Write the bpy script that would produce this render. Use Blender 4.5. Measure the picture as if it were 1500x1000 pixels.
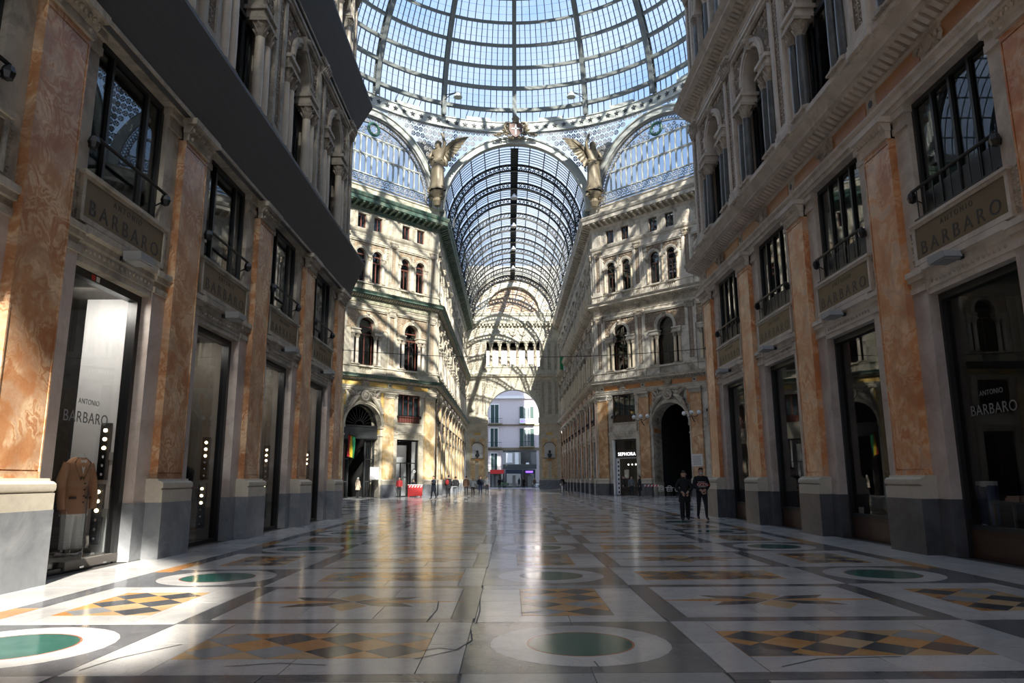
import bpy, bmesh, math, random
from math import pi, sin, cos, tan, sqrt, atan2, radians as rad
from mathutils import Vector, Matrix
random.seed(11)
for _o in list(bpy.data.objects): bpy.data.objects.remove(_o)
sc = bpy.context.scene
COL = sc.collection

# ---------------------------------------------------------------- camera
cd = bpy.data.cameras.new('camera'); cam = bpy.data.objects.new('camera', cd); COL.objects.link(cam)
PITCH, YAW, ROLL = 0.19, 0.0041, -0.0047
_f = Vector((sin(YAW)*cos(PITCH), cos(YAW)*cos(PITCH), sin(PITCH)))
_r = Vector((cos(YAW), -sin(YAW), 0)); _u = _r.cross(_f)
_r2 = _r*cos(ROLL)+_u*sin(ROLL); _u2 = _u*cos(ROLL)-_r*sin(ROLL)
_m = Matrix((_r2, _u2, -_f)).transposed().to_4x4(); _m.translation = Vector((-0.6288, 0, 1.4513))
cam.matrix_world = _m
cd.sensor_width = 36; cd.lens = 1050.9565*36/1500; cd.clip_start = .05; cd.clip_end = 1000
sc.camera = cam

# ---------------------------------------------------------------- sky, sun, exposure
SUN_AZ, SUN_EL, SUN_E = rad(12.9), rad(34.3), 19.0
SKY_STRENGTH, EXPOSURE = 2.1, 0.28
w = bpy.data.worlds.new('sky'); sc.world = w; w.use_nodes = True
nt = w.node_tree; nt.nodes.clear()
def wn(t, **k):
    n = nt.nodes.new(t)
    for a, b in k.items(): setattr(n, a, b)
    return n
out = wn('ShaderNodeOutputWorld'); bg = wn('ShaderNodeBackground'); tc = wn('ShaderNodeTexCoord')
sep = wn('ShaderNodeSeparateXYZ'); nt.links.new(tc.outputs['Generated'], sep.inputs[0])
grad = wn('ShaderNodeValToRGB'); nt.links.new(sep.outputs['Z'], grad.inputs[0])
cr = grad.color_ramp; cr.elements[0].position = 0.0; cr.elements[0].color = (.62, .74, .92, 1)
cr.elements[1].position = .9; cr.elements[1].color = (.26, .47, .90, 1)
e = cr.elements.new(.35); e.color = (.42, .62, .95, 1)
no = wn('ShaderNodeTexNoise'); no.inputs['Scale'].default_value = 3.2; no.inputs['Detail'].default_value = 7
nt.links.new(tc.outputs['Generated'], no.inputs['Vector'])
cl = wn('ShaderNodeValToRGB'); nt.links.new(no.outputs['Fac'], cl.inputs[0])
cl.color_ramp.elements[0].position = .44; cl.color_ramp.elements[1].position = .72
mx = wn('ShaderNodeMixRGB'); nt.links.new(cl.outputs[0], mx.inputs[0]); nt.links.new(grad.outputs[0], mx.inputs[1])
mx.inputs[2].default_value = (.92, .95, 1.0, 1)
nt.links.new(mx.outputs[0], bg.inputs[0]); bg.inputs[1].default_value = SKY_STRENGTH
nt.links.new(bg.outputs[0], out.inputs[0])
sl = bpy.data.lights.new('sun', 'SUN'); so = bpy.data.objects.new('sun', sl); COL.objects.link(so)
sl.energy = SUN_E; sl.angle = rad(.6); sl.color = (1, .93, .82)
_d = Vector((sin(SUN_AZ)*cos(SUN_EL), -cos(SUN_AZ)*cos(SUN_EL), sin(SUN_EL)))
so.rotation_euler = _d.to_track_quat('Z', 'Y').to_euler(); so.location = _d*150+Vector((0, 40, 0))
vs = sc.view_settings
vs.view_transform = 'Standard'; vs.look = 'None'; vs.gamma = 1; vs.exposure = EXPOSURE; vs.use_curve_mapping = False
cy = sc.cycles
cy.use_denoising = True; cy.max_bounces = 7; cy.diffuse_bounces = 4; cy.glossy_bounces = 4
cy.transmission_bounces = 6; cy.transparent_max_bounces = 24; cy.sample_clamp_indirect = 6
cy.caustics_reflective = False; cy.caustics_refractive = False

# ---------------------------------------------------------------- materials
MATS = {}
def newmat(name):
    m = bpy.data.materials.new(name); m.use_nodes = True; t = m.node_tree; t.nodes.clear(); MATS[name] = m
    o = t.nodes.new('ShaderNodeOutputMaterial')
    return m, t, o
def nd(t, kind, ins=None, **k):
    n = t.nodes.new(kind)
    for a, b in k.items(): setattr(n, a, b)
    for a, b in (ins or {}).items():
        if hasattr(b, 'is_output'): t.links.new(b, n.inputs[a])
        else: n.inputs[a].default_value = b
    return n
def c4(c): return (c[0], c[1], c[2], 1)
def ramp(t, fac, stops):
    n = t.nodes.new('ShaderNodeValToRGB'); t.links.new(fac, n.inputs[0]); e = n.color_ramp.elements
    while len(e) < len(stops): e.new(.5)
    for x, (p, c) in zip(e, stops): x.position = p; x.color = c4(c)
    return n.outputs[0]
def mixc(t, f, a, b, mode='MIX'):
    n = t.nodes.new('ShaderNodeMixRGB'); n.blend_type = mode
    for i, x in zip((0, 1, 2), (f, a, b)):
        if hasattr(x, 'is_output'): t.links.new(x, n.inputs[i])
        else: n.inputs[i].default_value = x if i == 0 else c4(x)
    return n.outputs[0]
def pos(t): return t.nodes.new('ShaderNodeNewGeometry').outputs['Position']
def noise(t, scale, detail=4, vec=None, dist=0, rough=.55):
    n = nd(t, 'ShaderNodeTexNoise', {'Scale': scale, 'Detail': detail, 'Distortion': dist, 'Roughness': rough})
    t.links.new(vec or pos(t), n.inputs['Vector']); return n
def surf(t, o, col, rough=.6, metal=0, bump=None, bs=.3, bd=.01, spec=.5, coat=0):
    p = nd(t, 'ShaderNodeBsdfPrincipled', {'Roughness': rough, 'Metallic': metal, 'Specular IOR Level': spec, 'Coat Weight': coat})
    if hasattr(col, 'is_output'): t.links.new(col, p.inputs['Base Color'])
    else: p.inputs['Base Color'].default_value = c4(col)
    if bump is not None:
        b = nd(t, 'ShaderNodeBump', {'Strength': bs, 'Distance': bd, 'Height': bump}); t.links.new(b.outputs[0], p.inputs['Normal'])
    t.links.new(p.outputs[0], o.inputs[0]); return p
def stone(name, c1, c2, scale=.8, rough=.7, bump=.35, veins=None, spec=.4, grime=None):
    m, t, o = newmat(name)
    n = noise(t, scale, 6, dist=.6); n2 = noise(t, scale*9, 4)
    col = ramp(t, n.outputs['Fac'], [(.3, c1), (.7, c2)])
    col = mixc(t, .35, col, mixc(t, n2.outputs['Fac'], tuple(.7*x for x in c1), tuple(min(1, 1.15*x) for x in c2)))
    if grime:
        g = ramp(t, noise(t, .9, 7, dist=1.2, rough=.7).outputs['Fac'], [(.45, (0, 0, 0)), (.75, (1, 1, 1))])
        col = mixc(t, g, col, grime)
    if veins:
        v = noise(t, scale*2.2, 7, dist=2.5)
        k = ramp(t, v.outputs['Fac'], [(.44, (0, 0, 0)), (.5, (1, 1, 1)), (.56, (0, 0, 0))])
        col = mixc(t, k, col, veins)
    surf(t, o, col, rough, bump=n2.outputs['Fac'], bs=bump, bd=.02, spec=spec); return m
def plain(name, c, rough=.5, metal=0, spec=.5, var=.12, emit=0):
    m, t, o = newmat(name)
    n = noise(t, 3, 3)
    col = mixc(t, n.outputs['Fac'], tuple(max(0, x*(1-var)) for x in c), tuple(min(1, x*(1+var)) for x in c))
    p = surf(t, o, col, rough, metal, spec=spec)
    if emit:
        p.inputs['Emission Color'].default_value = c4(c); p.inputs['Emission Strength'].default_value = emit
    return m
def breccia(name, a, b, c, d, scale=1.5, bands=22):
    """banded alabaster: contour rings of warm tones around cloudy kernels"""
    m, t, o = newmat(name)
    P = pos(t)
    w1 = noise(t, 1.3, 5, P, .4)
    off = nd(t, 'ShaderNodeVectorMath', {0: w1.outputs['Color'], 1: (.9, .9, .9)}, operation='MULTIPLY')
    pv = nd(t, 'ShaderNodeVectorMath', {0: P, 1: off.outputs[0]}, operation='ADD')
    vo = nd(t, 'ShaderNodeTexNoise', {'Scale': scale, 'Detail': 2.5, 'Distortion': .8}); t.links.new(pv.outputs[0], vo.inputs['Vector'])
    s = nd(t, 'ShaderNodeMath', {0: vo.outputs['Fac'], 1: bands*3.0}, operation='MULTIPLY')
    s2 = nd(t, 'ShaderNodeMath', {0: s.outputs[0]}, operation='SINE')
    s3 = nd(t, 'ShaderNodeMath', {0: s2.outputs[0], 1: .5, 2: .5}, operation='MULTIPLY_ADD')
    big = noise(t, .9, 6, P, 1.0)
    k1 = ramp(t, vo.outputs['Fac'], [(.35, a), (.52, b), (.62, c), (.72, b)])
    fade = ramp(t, noise(t, 2.1, 3, P).outputs['Fac'], [(.40, (0, 0, 0)), (.55, (.9, .9, .9))])
    sm = nd(t, 'ShaderNodeMath', {0: s3.outputs[0], 1: fade}, operation='MULTIPLY')
    col = mixc(t, sm.outputs[0], k1, d)
    col = mixc(t, ramp(t, big.outputs['Fac'], [(.4, (0, 0, 0)), (.66, (.65, .65, .65))]), col, tuple(.72*x for x in a))
    fine = noise(t, 30, 3, P)
    col = mixc(t, .18, col, mixc(t, fine.outputs['Fac'], (0, 0, 0), (1, 1, 1)), 'OVERLAY')
    surf(t, o, col, .28, bump=fine.outputs['Fac'], bs=.08, bd=.005, spec=.45); return m
def glass(name, tint, refl=.9, haze=0, hazecol=(.8, .85, .9), rough=0.0):
    m, t, o = newmat(name)
    ge = t.nodes.new('ShaderNodeNewGeometry')
    dt = nd(t, 'ShaderNodeVectorMath', {0: ge.outputs['Incoming'], 1: ge.outputs['Normal']}, operation='DOT_PRODUCT')
    ab = nd(t, 'ShaderNodeMath', {0: dt.outputs['Value']}, operation='ABSOLUTE')
    iv = nd(t, 'ShaderNodeMath', {0: 1.0, 1: ab.outputs[0]}, operation='SUBTRACT')
    p5 = nd(t, 'ShaderNodeMath', {0: iv.outputs[0], 1: 5.0}, operation='POWER')
    fr = nd(t, 'ShaderNodeMath', {0: p5.outputs[0], 1: .95, 2: .045}, operation='MULTIPLY_ADD')
    fm = nd(t, 'ShaderNodeMath', {0: fr.outputs[0], 1: refl}, operation='MULTIPLY', use_clamp=True)
    a = nd(t, 'ShaderNodeBsdfTransparent', {'Color': c4(tint)}); g = nd(t, 'ShaderNodeBsdfGlossy', {'Roughness': rough})
    base = a.outputs[0]
    if haze:
        h = nd(t, 'ShaderNodeBsdfTranslucent', {'Color': c4(hazecol)})
        h2 = nd(t, 'ShaderNodeMixShader', {0: haze}); t.links.new(base, h2.inputs[1]); t.links.new(h.outputs[0], h2.inputs[2]); base = h2.outputs[0]
    x = nd(t, 'ShaderNodeMixShader', {0: fm.outputs[0]}); t.links.new(base, x.inputs[1]); t.links.new(g.outputs[0], x.inputs[2])
    t.links.new(x.outputs[0], o.inputs[0]); return m
def floorstone(name, c1, c2, veincol, scale=1.2, rough=.13, objvar=.25):
    m, t, o = newmat(name)
    P = pos(t); oi = t.nodes.new('ShaderNodeObjectInfo').outputs['Random']
    n = noise(t, scale, 7, P, 1.2)
    col = ramp(t, n.outputs['Fac'], [(.3, c1), (.68, c2)])
    v = noise(t, scale*1.7, 6, P, 3.0)
    k = ramp(t, v.outputs['Fac'], [(.485, (0, 0, 0)), (.5, (.55, .55, .55)), (.515, (0, 0, 0))])
    col = mixc(t, k, col, veincol)
    col = mixc(t, objvar, col, mixc(t, oi, tuple(.55*x for x in c1), tuple(min(1, 1.1*x) for x in c2)))
    wear = noise(t, 2.2, 5, P, .5)
    rr = nd(t, 'ShaderNodeMath', {0: wear.outputs['Fac'], 1: .14, 2: rough-.05}, operation='MULTIPLY_ADD')
    bl = noise(t, 1.1, 2, P); 
    p = surf(t, o, col, .2, bump=bl.outputs['Fac'], bs=.06, bd=.06, spec=.5)
    t.links.new(rr.outputs[0], p.inputs['Roughness']); return m

def paint_sheet(name, c):
    m, t, o = newmat(name)
    mp = nd(t, 'ShaderNodeMapping', {'Scale': (1, 1, 30)}); t.links.new(pos(t), mp.inputs[0])
    n = noise(t, 1.2, 5, mp.outputs[0])
    col = mixc(t, n.outputs['Fac'], tuple(.65*x for x in c), tuple(1.3*x for x in c))
    surf(t, o, col, .55, .0, bump=n.outputs['Fac'], bs=.15); return m

GRIME = (.10, .09, .075)
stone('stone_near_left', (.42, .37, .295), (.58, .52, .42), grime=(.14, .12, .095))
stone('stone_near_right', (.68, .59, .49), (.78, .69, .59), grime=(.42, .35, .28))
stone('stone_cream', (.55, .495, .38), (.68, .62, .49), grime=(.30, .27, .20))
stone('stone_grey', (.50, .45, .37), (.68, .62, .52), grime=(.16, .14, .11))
stone('stone_end', (.60, .56, .44), (.70, .66, .53), grime=(.42, .38, .3))
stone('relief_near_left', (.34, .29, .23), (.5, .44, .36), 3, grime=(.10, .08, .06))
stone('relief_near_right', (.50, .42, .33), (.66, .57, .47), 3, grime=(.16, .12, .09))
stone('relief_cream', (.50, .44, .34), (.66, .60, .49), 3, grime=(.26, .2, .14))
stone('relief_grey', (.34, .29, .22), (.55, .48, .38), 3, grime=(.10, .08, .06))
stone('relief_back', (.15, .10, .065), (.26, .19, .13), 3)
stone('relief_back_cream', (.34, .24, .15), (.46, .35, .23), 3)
stone('jamb_marble', (.52, .43, .38), (.68, .60, .54), 1.6, .4, .2, grime=(.36, .27, .22))
stone('base_stone', (.46, .42, .34), (.60, .55, .45), 1.5, .45, .15)
stone('bardiglio', (.15, .16, .175), (.27, .285, .30), 1.1, .35, .1, grime=(.36, .37, .38))
stone('bardiglio_dark', (.07, .07, .078), (.13, .13, .14), 1.1, .3, .1, grime=(.035, .035, .04))
stone('column_beige', (.60, .51, .39), (.74, .65, .52), 2, .45, .1)
stone('column_dark', (.07, .07, .07), (.13, .13, .125), 2, .3, .05, grime=(.2, .2, .19))
stone('column_cream', (.72, .62, .5), (.82, .74, .62), 2, .45, .1)
stone('column_ochre', (.52, .42, .28), (.68, .58, .42), 2, .45, .1)
breccia('orange_marble', (.46, .185, .075), (.57, .29, .135), (.60, .41, .27), (.82, .61, .39), 1.5, 20)
breccia('orange_marble_right', (.62, .20, .065), (.74, .34, .14), (.66, .44, .30), (.86, .57, .34), 1.3, 16)
breccia('yellow_marble', (.66, .43, .19), (.78, .57, .30), (.80, .64, .40), (.88, .74, .52), 1.2, 9)
breccia('amber_marble', (.42, .20, .08), (.54, .30, .14), (.56, .38, .22), (.66, .48, .3), 1.2, 9)
stone('ochre_panel', (.62, .40, .10), (.78, .55, .2), 2, .35, .05)
stone('rust_panel', (.42, .16, .05), (.58, .27, .1), 2, .35, .05)
stone('green_paint', (.035, .085, .065), (.10, .17, .13), 1.5, .6, .2, grime=(.26, .27, .2))
stone('green_frieze', (.20, .23, .15), (.33, .35, .24), 2.5, .7, .3, grime=(.5, .46, .34))
paint_sheet('dark_sheet', (.085, .085, .087))
plain('black_metal', (.012, .012, .013), .35, .0)
plain('dark_frame', (.02, .021, .022), .4)
plain('iron_grey', (.17, .185, .175), .55, .2)
plain('iron_light', (.50, .515, .47), .6, .1)
plain('iron_mid', (.20, .215, .20), .6, .1)
plain('blind_grey', (.36, .40, .41), .7)  # reflected tone of the mezzanine panes, put into a backing colour
plain('blind_dark', (.17, .20, .215), .7)
plain('iron_dark', (.055, .06, .062), .5, .3)
plain('lattice_paint', (.30, .295, .285), .6)
plain('wreath_green', (.03, .10, .075), .5)
plain('wood_red', (.16, .055, .04), .5)
plain('wood_dark', (.055, .025, .015), .35)
plain('bronze_plate', (.17, .115, .05), .5, .3)
plain('letter_dark', (.03, .024, .015), .5)
plain('letter_silver', (.20, .20, .20), .5)
plain('statue', (.19, .155, .10), .5, .15)
plain('lamp_grey', (.32, .33, .33), .45)
plain('white_panel', (.80, .80, .80), .5)
plain('beige_panel', (.33, .29, .24), .6)
plain('interior_dark', (.03, .029, .028), .7)
plain('interior_mid', (.12, .11, .10), .8)
plain('interior_pale', (.5, .48, .44), .8)
plain('bulb', (1, .72, .42), .4, emit=18)
plain('shop_light', (1, .93, .82), .4, emit=7)
plain('sign_white', (1, 1, 1), .4, emit=1.6)
plain('purple_light', (.25, .10, .9), .4, emit=1.6)
plain('white_cloth', (.85, .85, .84), .8)
plain('tan_cloth', (.52, .27, .15), .9)
plain('black_cloth', (.012, .012, .014), .85)
plain('navy_cloth', (.015, .02, .035), .85)
plain('brown_cloth', (.11, .06, .038), .85)
plain('grey_cloth', (.13, .145, .16), .85)
plain('red_cloth', (.33, .02, .022), .8)
plain('beige_cloth', (.62, .52, .38), .85)
plain('jeans', (.07, .11, .22), .85)
plain('dark_jeans', (.02, .024, .032), .85)
plain('skin', (.52, .32, .23), .55)
plain('hair', (.018, .012, .009), .6)
plain('mask', (.45, .55, .62), .7)
plain('shoe', (.015, .014, .014), .5)
plain('olive', (.09, .08, .05), .7)
plain('barrier_red', (.55, .03, .03), .45)
plain('barrier_white', (.8, .8, .8), .5)
plain('chair_white', (.7, .68, .62), .6)
plain('flag_green', (.02, .26, .10), .7)
plain('flag_red', (.55, .03, .04), .7)
plain('flag_yellow', (.75, .52, .03), .7)
plain('shutter_green', (.018, .05, .045), .6)
plain('stucco_pink', (.56, .50, .51), .85)
plain('stucco_white', (.8, .78, .76), .85)
plain('street', (.10, .10, .105), .7)
plain('leaf', (.03, .08, .03), .7)
plain('fresco', (.60, .52, .42), .8)
plain('plaque', (.66, .66, .64), .5)
plain('joint', (.05, .048, .045), .6)
plain('crest_red', (.13, .06, .04), .5)
plain('chrome', (.7, .7, .72), .2, 1)
glass('roof_glass', (.50, .525, .55), .8, .11, (.42, .46, .5))
glass('dusty_glass', (.45, .47, .5), .6, .92, (.33, .34, .36))  # translucency added so the unseen near vault holds back direct sun
glass('lunette_glass', (.56, .585, .61), .8, .08, (.5, .53, .56))
glass('clear_glass', (.95, .95, .95), .8)
glass('shop_glass', (.86, .87, .87), 1.0)
glass('window_glass', (.55, .60, .62), 1.6)
glass('acrylic', (.93, .95, .95), .7)
floorstone('white_marble', (.47, .47, .47), (.66, .65, .63), (.30, .29, .28))
floorstone('grey_marble', (.10, .105, .115), (.19, .195, .21), (.26, .26, .27))
floorstone('pale_grey_marble', (.26, .27, .285), (.37, .38, .39), (.2, .2, .2))
floorstone('orange_tile', (.48, .20, .06), (.66, .38, .15), (.30, .10, .03))
floorstone('tan_tile', (.52, .34, .17), (.62, .45, .26), (.4, .22, .1))
floorstone('black_tile', (.05, .055, .062), (.10, .105, .115), (.16, .16, .16))
floorstone('green_disc', (.03, .115, .095), (.055, .17, .14), (.07, .2, .17), 2.5, .10)
floorstone('red_rim', (.35, .10, .06), (.45, .16, .1), (.2, .05, .03))
# weathered painted ceiling of the end lunette
def lunette_paint(name, base, alt, line):
    m, t, o = newmat(name)
    n = noise(t, 1.4, 6, dist=.8)
    col = ramp(t, n.outputs['Fac'], [(.3, base), (.55, alt), (.62, (.86, .84, .8)), (.75, base)])
    surf(t, o, col, .8); return m
lunette_paint('lunette_fresco', (.62, .45, .2), (.74, .72, .66), (.5, .5, .5))
lunette_paint('lunette_brown', (.44, .30, .20), (.52, .38, .27), (.3, .3, .3))
def M(*n): return [MATS[x] for x in n]

# ---------------------------------------------------------------- mesh builder
class MB:
    def __init__(s): s.v = []; s.f = []; s.m = []
    def add(s, vs, fs, m=0):
        o = len(s.v); s.v += [tuple(p) for p in vs]
        for f in fs: s.f.append([i+o for i in f]); s.m.append(m)
        return s
    def box(s, x0, x1, y0, y1, z0, z1, m=0):
        return s.add([(x0, y0, z0), (x1, y0, z0), (x1, y1, z0), (x0, y1, z0), (x0, y0, z1), (x1, y0, z1), (x1, y1, z1), (x0, y1, z1)],
                     [(0, 3, 2, 1), (4, 5, 6, 7), (0, 1, 5, 4), (1, 2, 6, 5), (2, 3, 7, 6), (3, 0, 4, 7)], m)
    def prof(s, pts, x0, x1, m=0, s0=0, s1=0, caps=True):
        """closed (y,z) outline run along x; s0/s1 mitre the ends (x += s*y)"""
        n = len(pts)
        vs = [(x0-s0*y, y, z) for y, z in pts]+[(x1+s1*y, y, z) for y, z in pts]
        fs = [(i, (i+1) % n, n+(i+1) % n, n+i) for i in range(n)]
        if caps: fs += [tuple(range(n))[::-1], tuple(range(n, 2*n))]
        return s.add(vs, fs, m)
    def pris(s, pts, y0, y1, m=0):
        """(x,z) outline extruded along y"""
        n = len(pts)
        vs = [(x, y0, z) for x, z in pts]+[(x, y1, z) for x, z in pts]
        return s.add(vs, [(i, (i+1) % n, n+(i+1) % n, n+i) for i in range(n)]+[tuple(range(n))[::-1], tuple(range(n, 2*n))], m)
    def slab(s, pts, z0, z1, m=0):
        n = len(pts)
        vs = [(x, y, z0) for x, y in pts]+[(x, y, z1) for x, y in pts]
        return s.add(vs, [(i, (i+1) % n, n+(i+1) % n, n+i) for i in range(n)]+[tuple(range(n))[::-1], tuple(range(n, 2*n))], m)
    def lathe(s, pr, c=(0, 0, 0), n=10, m=0, sy=1, sx=1):
        vs = []; k = len(pr)
        for i in range(n):
            a = 2*pi*i/n
            vs += [(c[0]+r*cos(a)*sx, c[1]+r*sin(a)*sy, c[2]+z) for r, z in pr]
        fs = []
        for i in range(n):
            j = (i+1) % n
            fs += [(i*k+q, j*k+q, j*k+q+1, i*k+q+1) for q in range(k-1)]
        fs += [tuple(i*k for i in range(n))[::-1], tuple(i*k+k-1 for i in range(n))]
        return s.add(vs, fs, m)
    def tube(s, pts, r, n=4, m=0, closed=False, ref=(0, 1, 0)):
        pts = [Vector(p) for p in pts]; k = len(pts); vs = []; rs = r if isinstance(r, (list, tuple)) else [r]*k
        for i, p in enumerate(pts):
            a = pts[(i-1) % k] if (closed or i > 0) else p; b = pts[(i+1) % k] if (closed or i < k-1) else p
            d = (b-a).normalized(); q = Vector(ref)
            if abs(d.dot(q)) > .95: q = Vector((1, 0, 0)) if abs(d.x) < .8 else Vector((0, 0, 1))
            e1 = d.cross(q).normalized(); e2 = d.cross(e1)
            vs += [p+rs[i]*(cos(2*pi*j/n+pi/4)*e1+sin(2*pi*j/n+pi/4)*e2) for j in range(n)]
        fs = []
        for i in range(k if closed else k-1):
            a, b = i*n, ((i+1) % k)*n
            fs += [(a+j, a+(j+1) % n, b+(j+1) % n, b+j) for j in range(n)]
        if not closed: fs += [tuple(range(n))[::-1], tuple(range((k-1)*n, k*n))]
        return s.add(vs, fs, m)
    def ring(s, cx, cz, r0, r1, y0, y1, n=16, a0=0, a1=pi, m=0):
        vs = []; full = abs(a1-a0-2*pi) < 1e-6; k = n if full else n+1
        for i in range(k):
            a = a0+(a1-a0)*i/n; c, q = cos(a), sin(a)
            vs += [(cx+r0*c, y0, cz+r0*q), (cx+r1*c, y0, cz+r1*q), (cx+r1*c, y1, cz+r1*q), (cx+r0*c, y1, cz+r0*q)]
        fs = []
        for i in range(n):
            b, d = 4*i, 4*((i+1) % k)
            fs += [(b+j, b+(j+1) % 4, d+(j+1) % 4, d+j) for j in range(4)]
        if not full: fs += [(0, 1, 2, 3), (4*n+3, 4*n+2, 4*n+1, 4*n)]
        return s.add(vs, fs, m)
    def disc(s, cx, cz, r, y0, y1, n=16, m=0, a0=0, a1=2*pi):
        full = abs(a1-a0-2*pi) < 1e-6
        return s.pris([(cx+r*cos(a0+(a1-a0)*i/n), cz+r*sin(a0+(a1-a0)*i/n)) for i in range(n if full else n+1)], y0, y1, m)
    def archwall(s, x0, x1, z0, z1, cx, r, zs, y0, y1, m=0, n=14):
        s.box(x0, cx-r, y0, y1, z0, zs, m); s.box(cx+r, x1, y0, y1, z0, zs, m)
        if x0 < cx-r-1e-6: s.box(x0, cx-r, y0, y1, zs, z1, m)
        if x1 > cx+r+1e-6: s.box(cx+r, x1, y0, y1, zs, z1, m)
        xs = [cx-r*cos(pi*i/n) for i in range(n+1)]; zz = [zs+r*sin(pi*i/n) for i in range(n+1)]
        for i in range(n):
            s.pris([(xs[i], zz[i]), (xs[i+1], zz[i+1]), (xs[i+1], z1), (xs[i], z1)], y0, y1, m)
        return s
    def ball(s, c, r, n=8, m=0, sz=1, sx=1, sy=1):
        k = max(4, n//2+1)
        return s.lathe([(max(.0005, r*sin(pi*i/k)), -r*sz*cos(pi*i/k)) for i in range(k+1)], c, n, m, sy, sx)
    def merge(s, o, dx=0, dy=0, dz=0, mm=None, mtx=None):
        b = len(s.v)
        if mtx is not None: s.v += [tuple(mtx @ Vector(p)) for p in o.v]
        else: s.v += [(x+dx, y+dy, z+dz) for x, y, z in o.v]
        s.f += [[i+b for i in f] for f in o.f]; s.m += [(mm[i] if mm else i) for i in o.m]
        return s
    def mesh(s, name, mats, smooth=False):
        me = bpy.data.meshes.new(name); me.from_pydata(s.v, [], s.f)
        for x in mats: me.materials.append(MATS[x] if isinstance(x, str) else x)
        if len(mats) > 1: me.polygons.foreach_set('material_index', s.m)
        if smooth:
            me.polygons.foreach_set('use_smooth', [True]*len(me.polygons))
            try: me.set_sharp_from_angle(angle=rad(40))
            except Exception: pass
        me.update(); return me

class N:
    """a node of a thing: mesh builder + materials, with children"""
    def __init__(s, name, mb=None, mats=(), kids=(), loc=(0, 0, 0), smooth=False, stuff=False):
        s.name, s.mb, s.mats, s.kids, s.loc, s.smooth, s.stuff = name, mb, list(mats), list(kids), loc, smooth, stuff; s.me = None
    def mesh(s):
        if s.mb is None: return None
        if s.me is None: s.me = s.mb.mesh(s.name, s.mats, s.smooth)
        return s.me
def place(n, parent=None, loc=(0, 0, 0), rot=0, scale=None):
    o = bpy.data.objects.new(n.name, n.mesh()); COL.objects.link(o)
    o.location = (n.loc[0]+loc[0], n.loc[1]+loc[1], n.loc[2]+loc[2]); o.rotation_euler.z = rot
    if scale: o.scale = scale
    if parent: o.parent = parent
    if n.stuff: o['kind'] = 'stuff'
    for k in n.kids: place(k, o)
    return o
def flat(nodes, locs=None):
    """join nodes (with children) into one builder with a material list"""
    B = MB(); mats = []
    def rec(n, x, y, z):
        x += n.loc[0]; y += n.loc[1]; z += n.loc[2]
        if n.mb:
            mp = {}
            for i, q in enumerate(n.mats):
                if q not in mats: mats.append(q)
                mp[i] = mats.index(q)
            B.merge(n.mb, x, y, z, mp)
        for k in n.kids: rec(k, x, y, z)
    for i, n in enumerate(nodes):
        l = locs[i] if locs else (0, 0, 0); rec(n, *l)
    return B, mats
def empty(name, loc=(0, 0, 0), rot=0, **props):
    o = bpy.data.objects.new(name, None); COL.objects.link(o); o.location = loc; o.rotation_euler.z = rot
    o.empty_display_size = .2
    for k, x in props.items(): o[k] = x
    return o
def tag(o, label, cat, group=None):
    o['label'] = label; o['category'] = cat
    if group: o['group'] = group
    return o
def thing(name, label, cat, loc=(0, 0, 0), rot=0, group=None): return tag(empty(name, loc, rot), label, cat, group)
def each(name, mbs, mats, parent, smooth=False):
    for b in mbs: part(name, b, mats, parent, smooth=smooth)
def part(name, mb, mats, parent=None, loc=(0, 0, 0), smooth=False, stuff=False):
    return place(N(name, mb, mats, smooth=smooth, stuff=stuff), parent, loc)
_TX = {}
def text_mb(s, size, depth=.01, sx=1.0, m=0, spacing=1.0):
    key = (s, size, depth, sx, spacing)
    if key not in _TX:
        cu = bpy.data.curves.new('lettering', 'FONT'); cu.body = s; cu.size = size; cu.extrude = depth/2; cu.align_x = 'CENTER'
        cu.resolution_u = 3; cu.space_character = spacing
        ob = bpy.data.objects.new('lettering', cu); COL.objects.link(ob)
        me = bpy.data.meshes.new_from_object(ob.evaluated_get(bpy.context.evaluated_depsgraph_get()))
        b = MB(); b.v = [(-v.co.x*sx, v.co.z+depth/2, v.co.y) for v in me.vertices]; b.f = [list(p.vertices) for p in me.polygons]; b.m = [0]*len(b.f)
        bpy.data.objects.remove(ob); bpy.data.meshes.remove(me); _TX[key] = b
    o = MB(); o.merge(_TX[key]); o.m = [m]*len(o.m); return o

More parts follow.
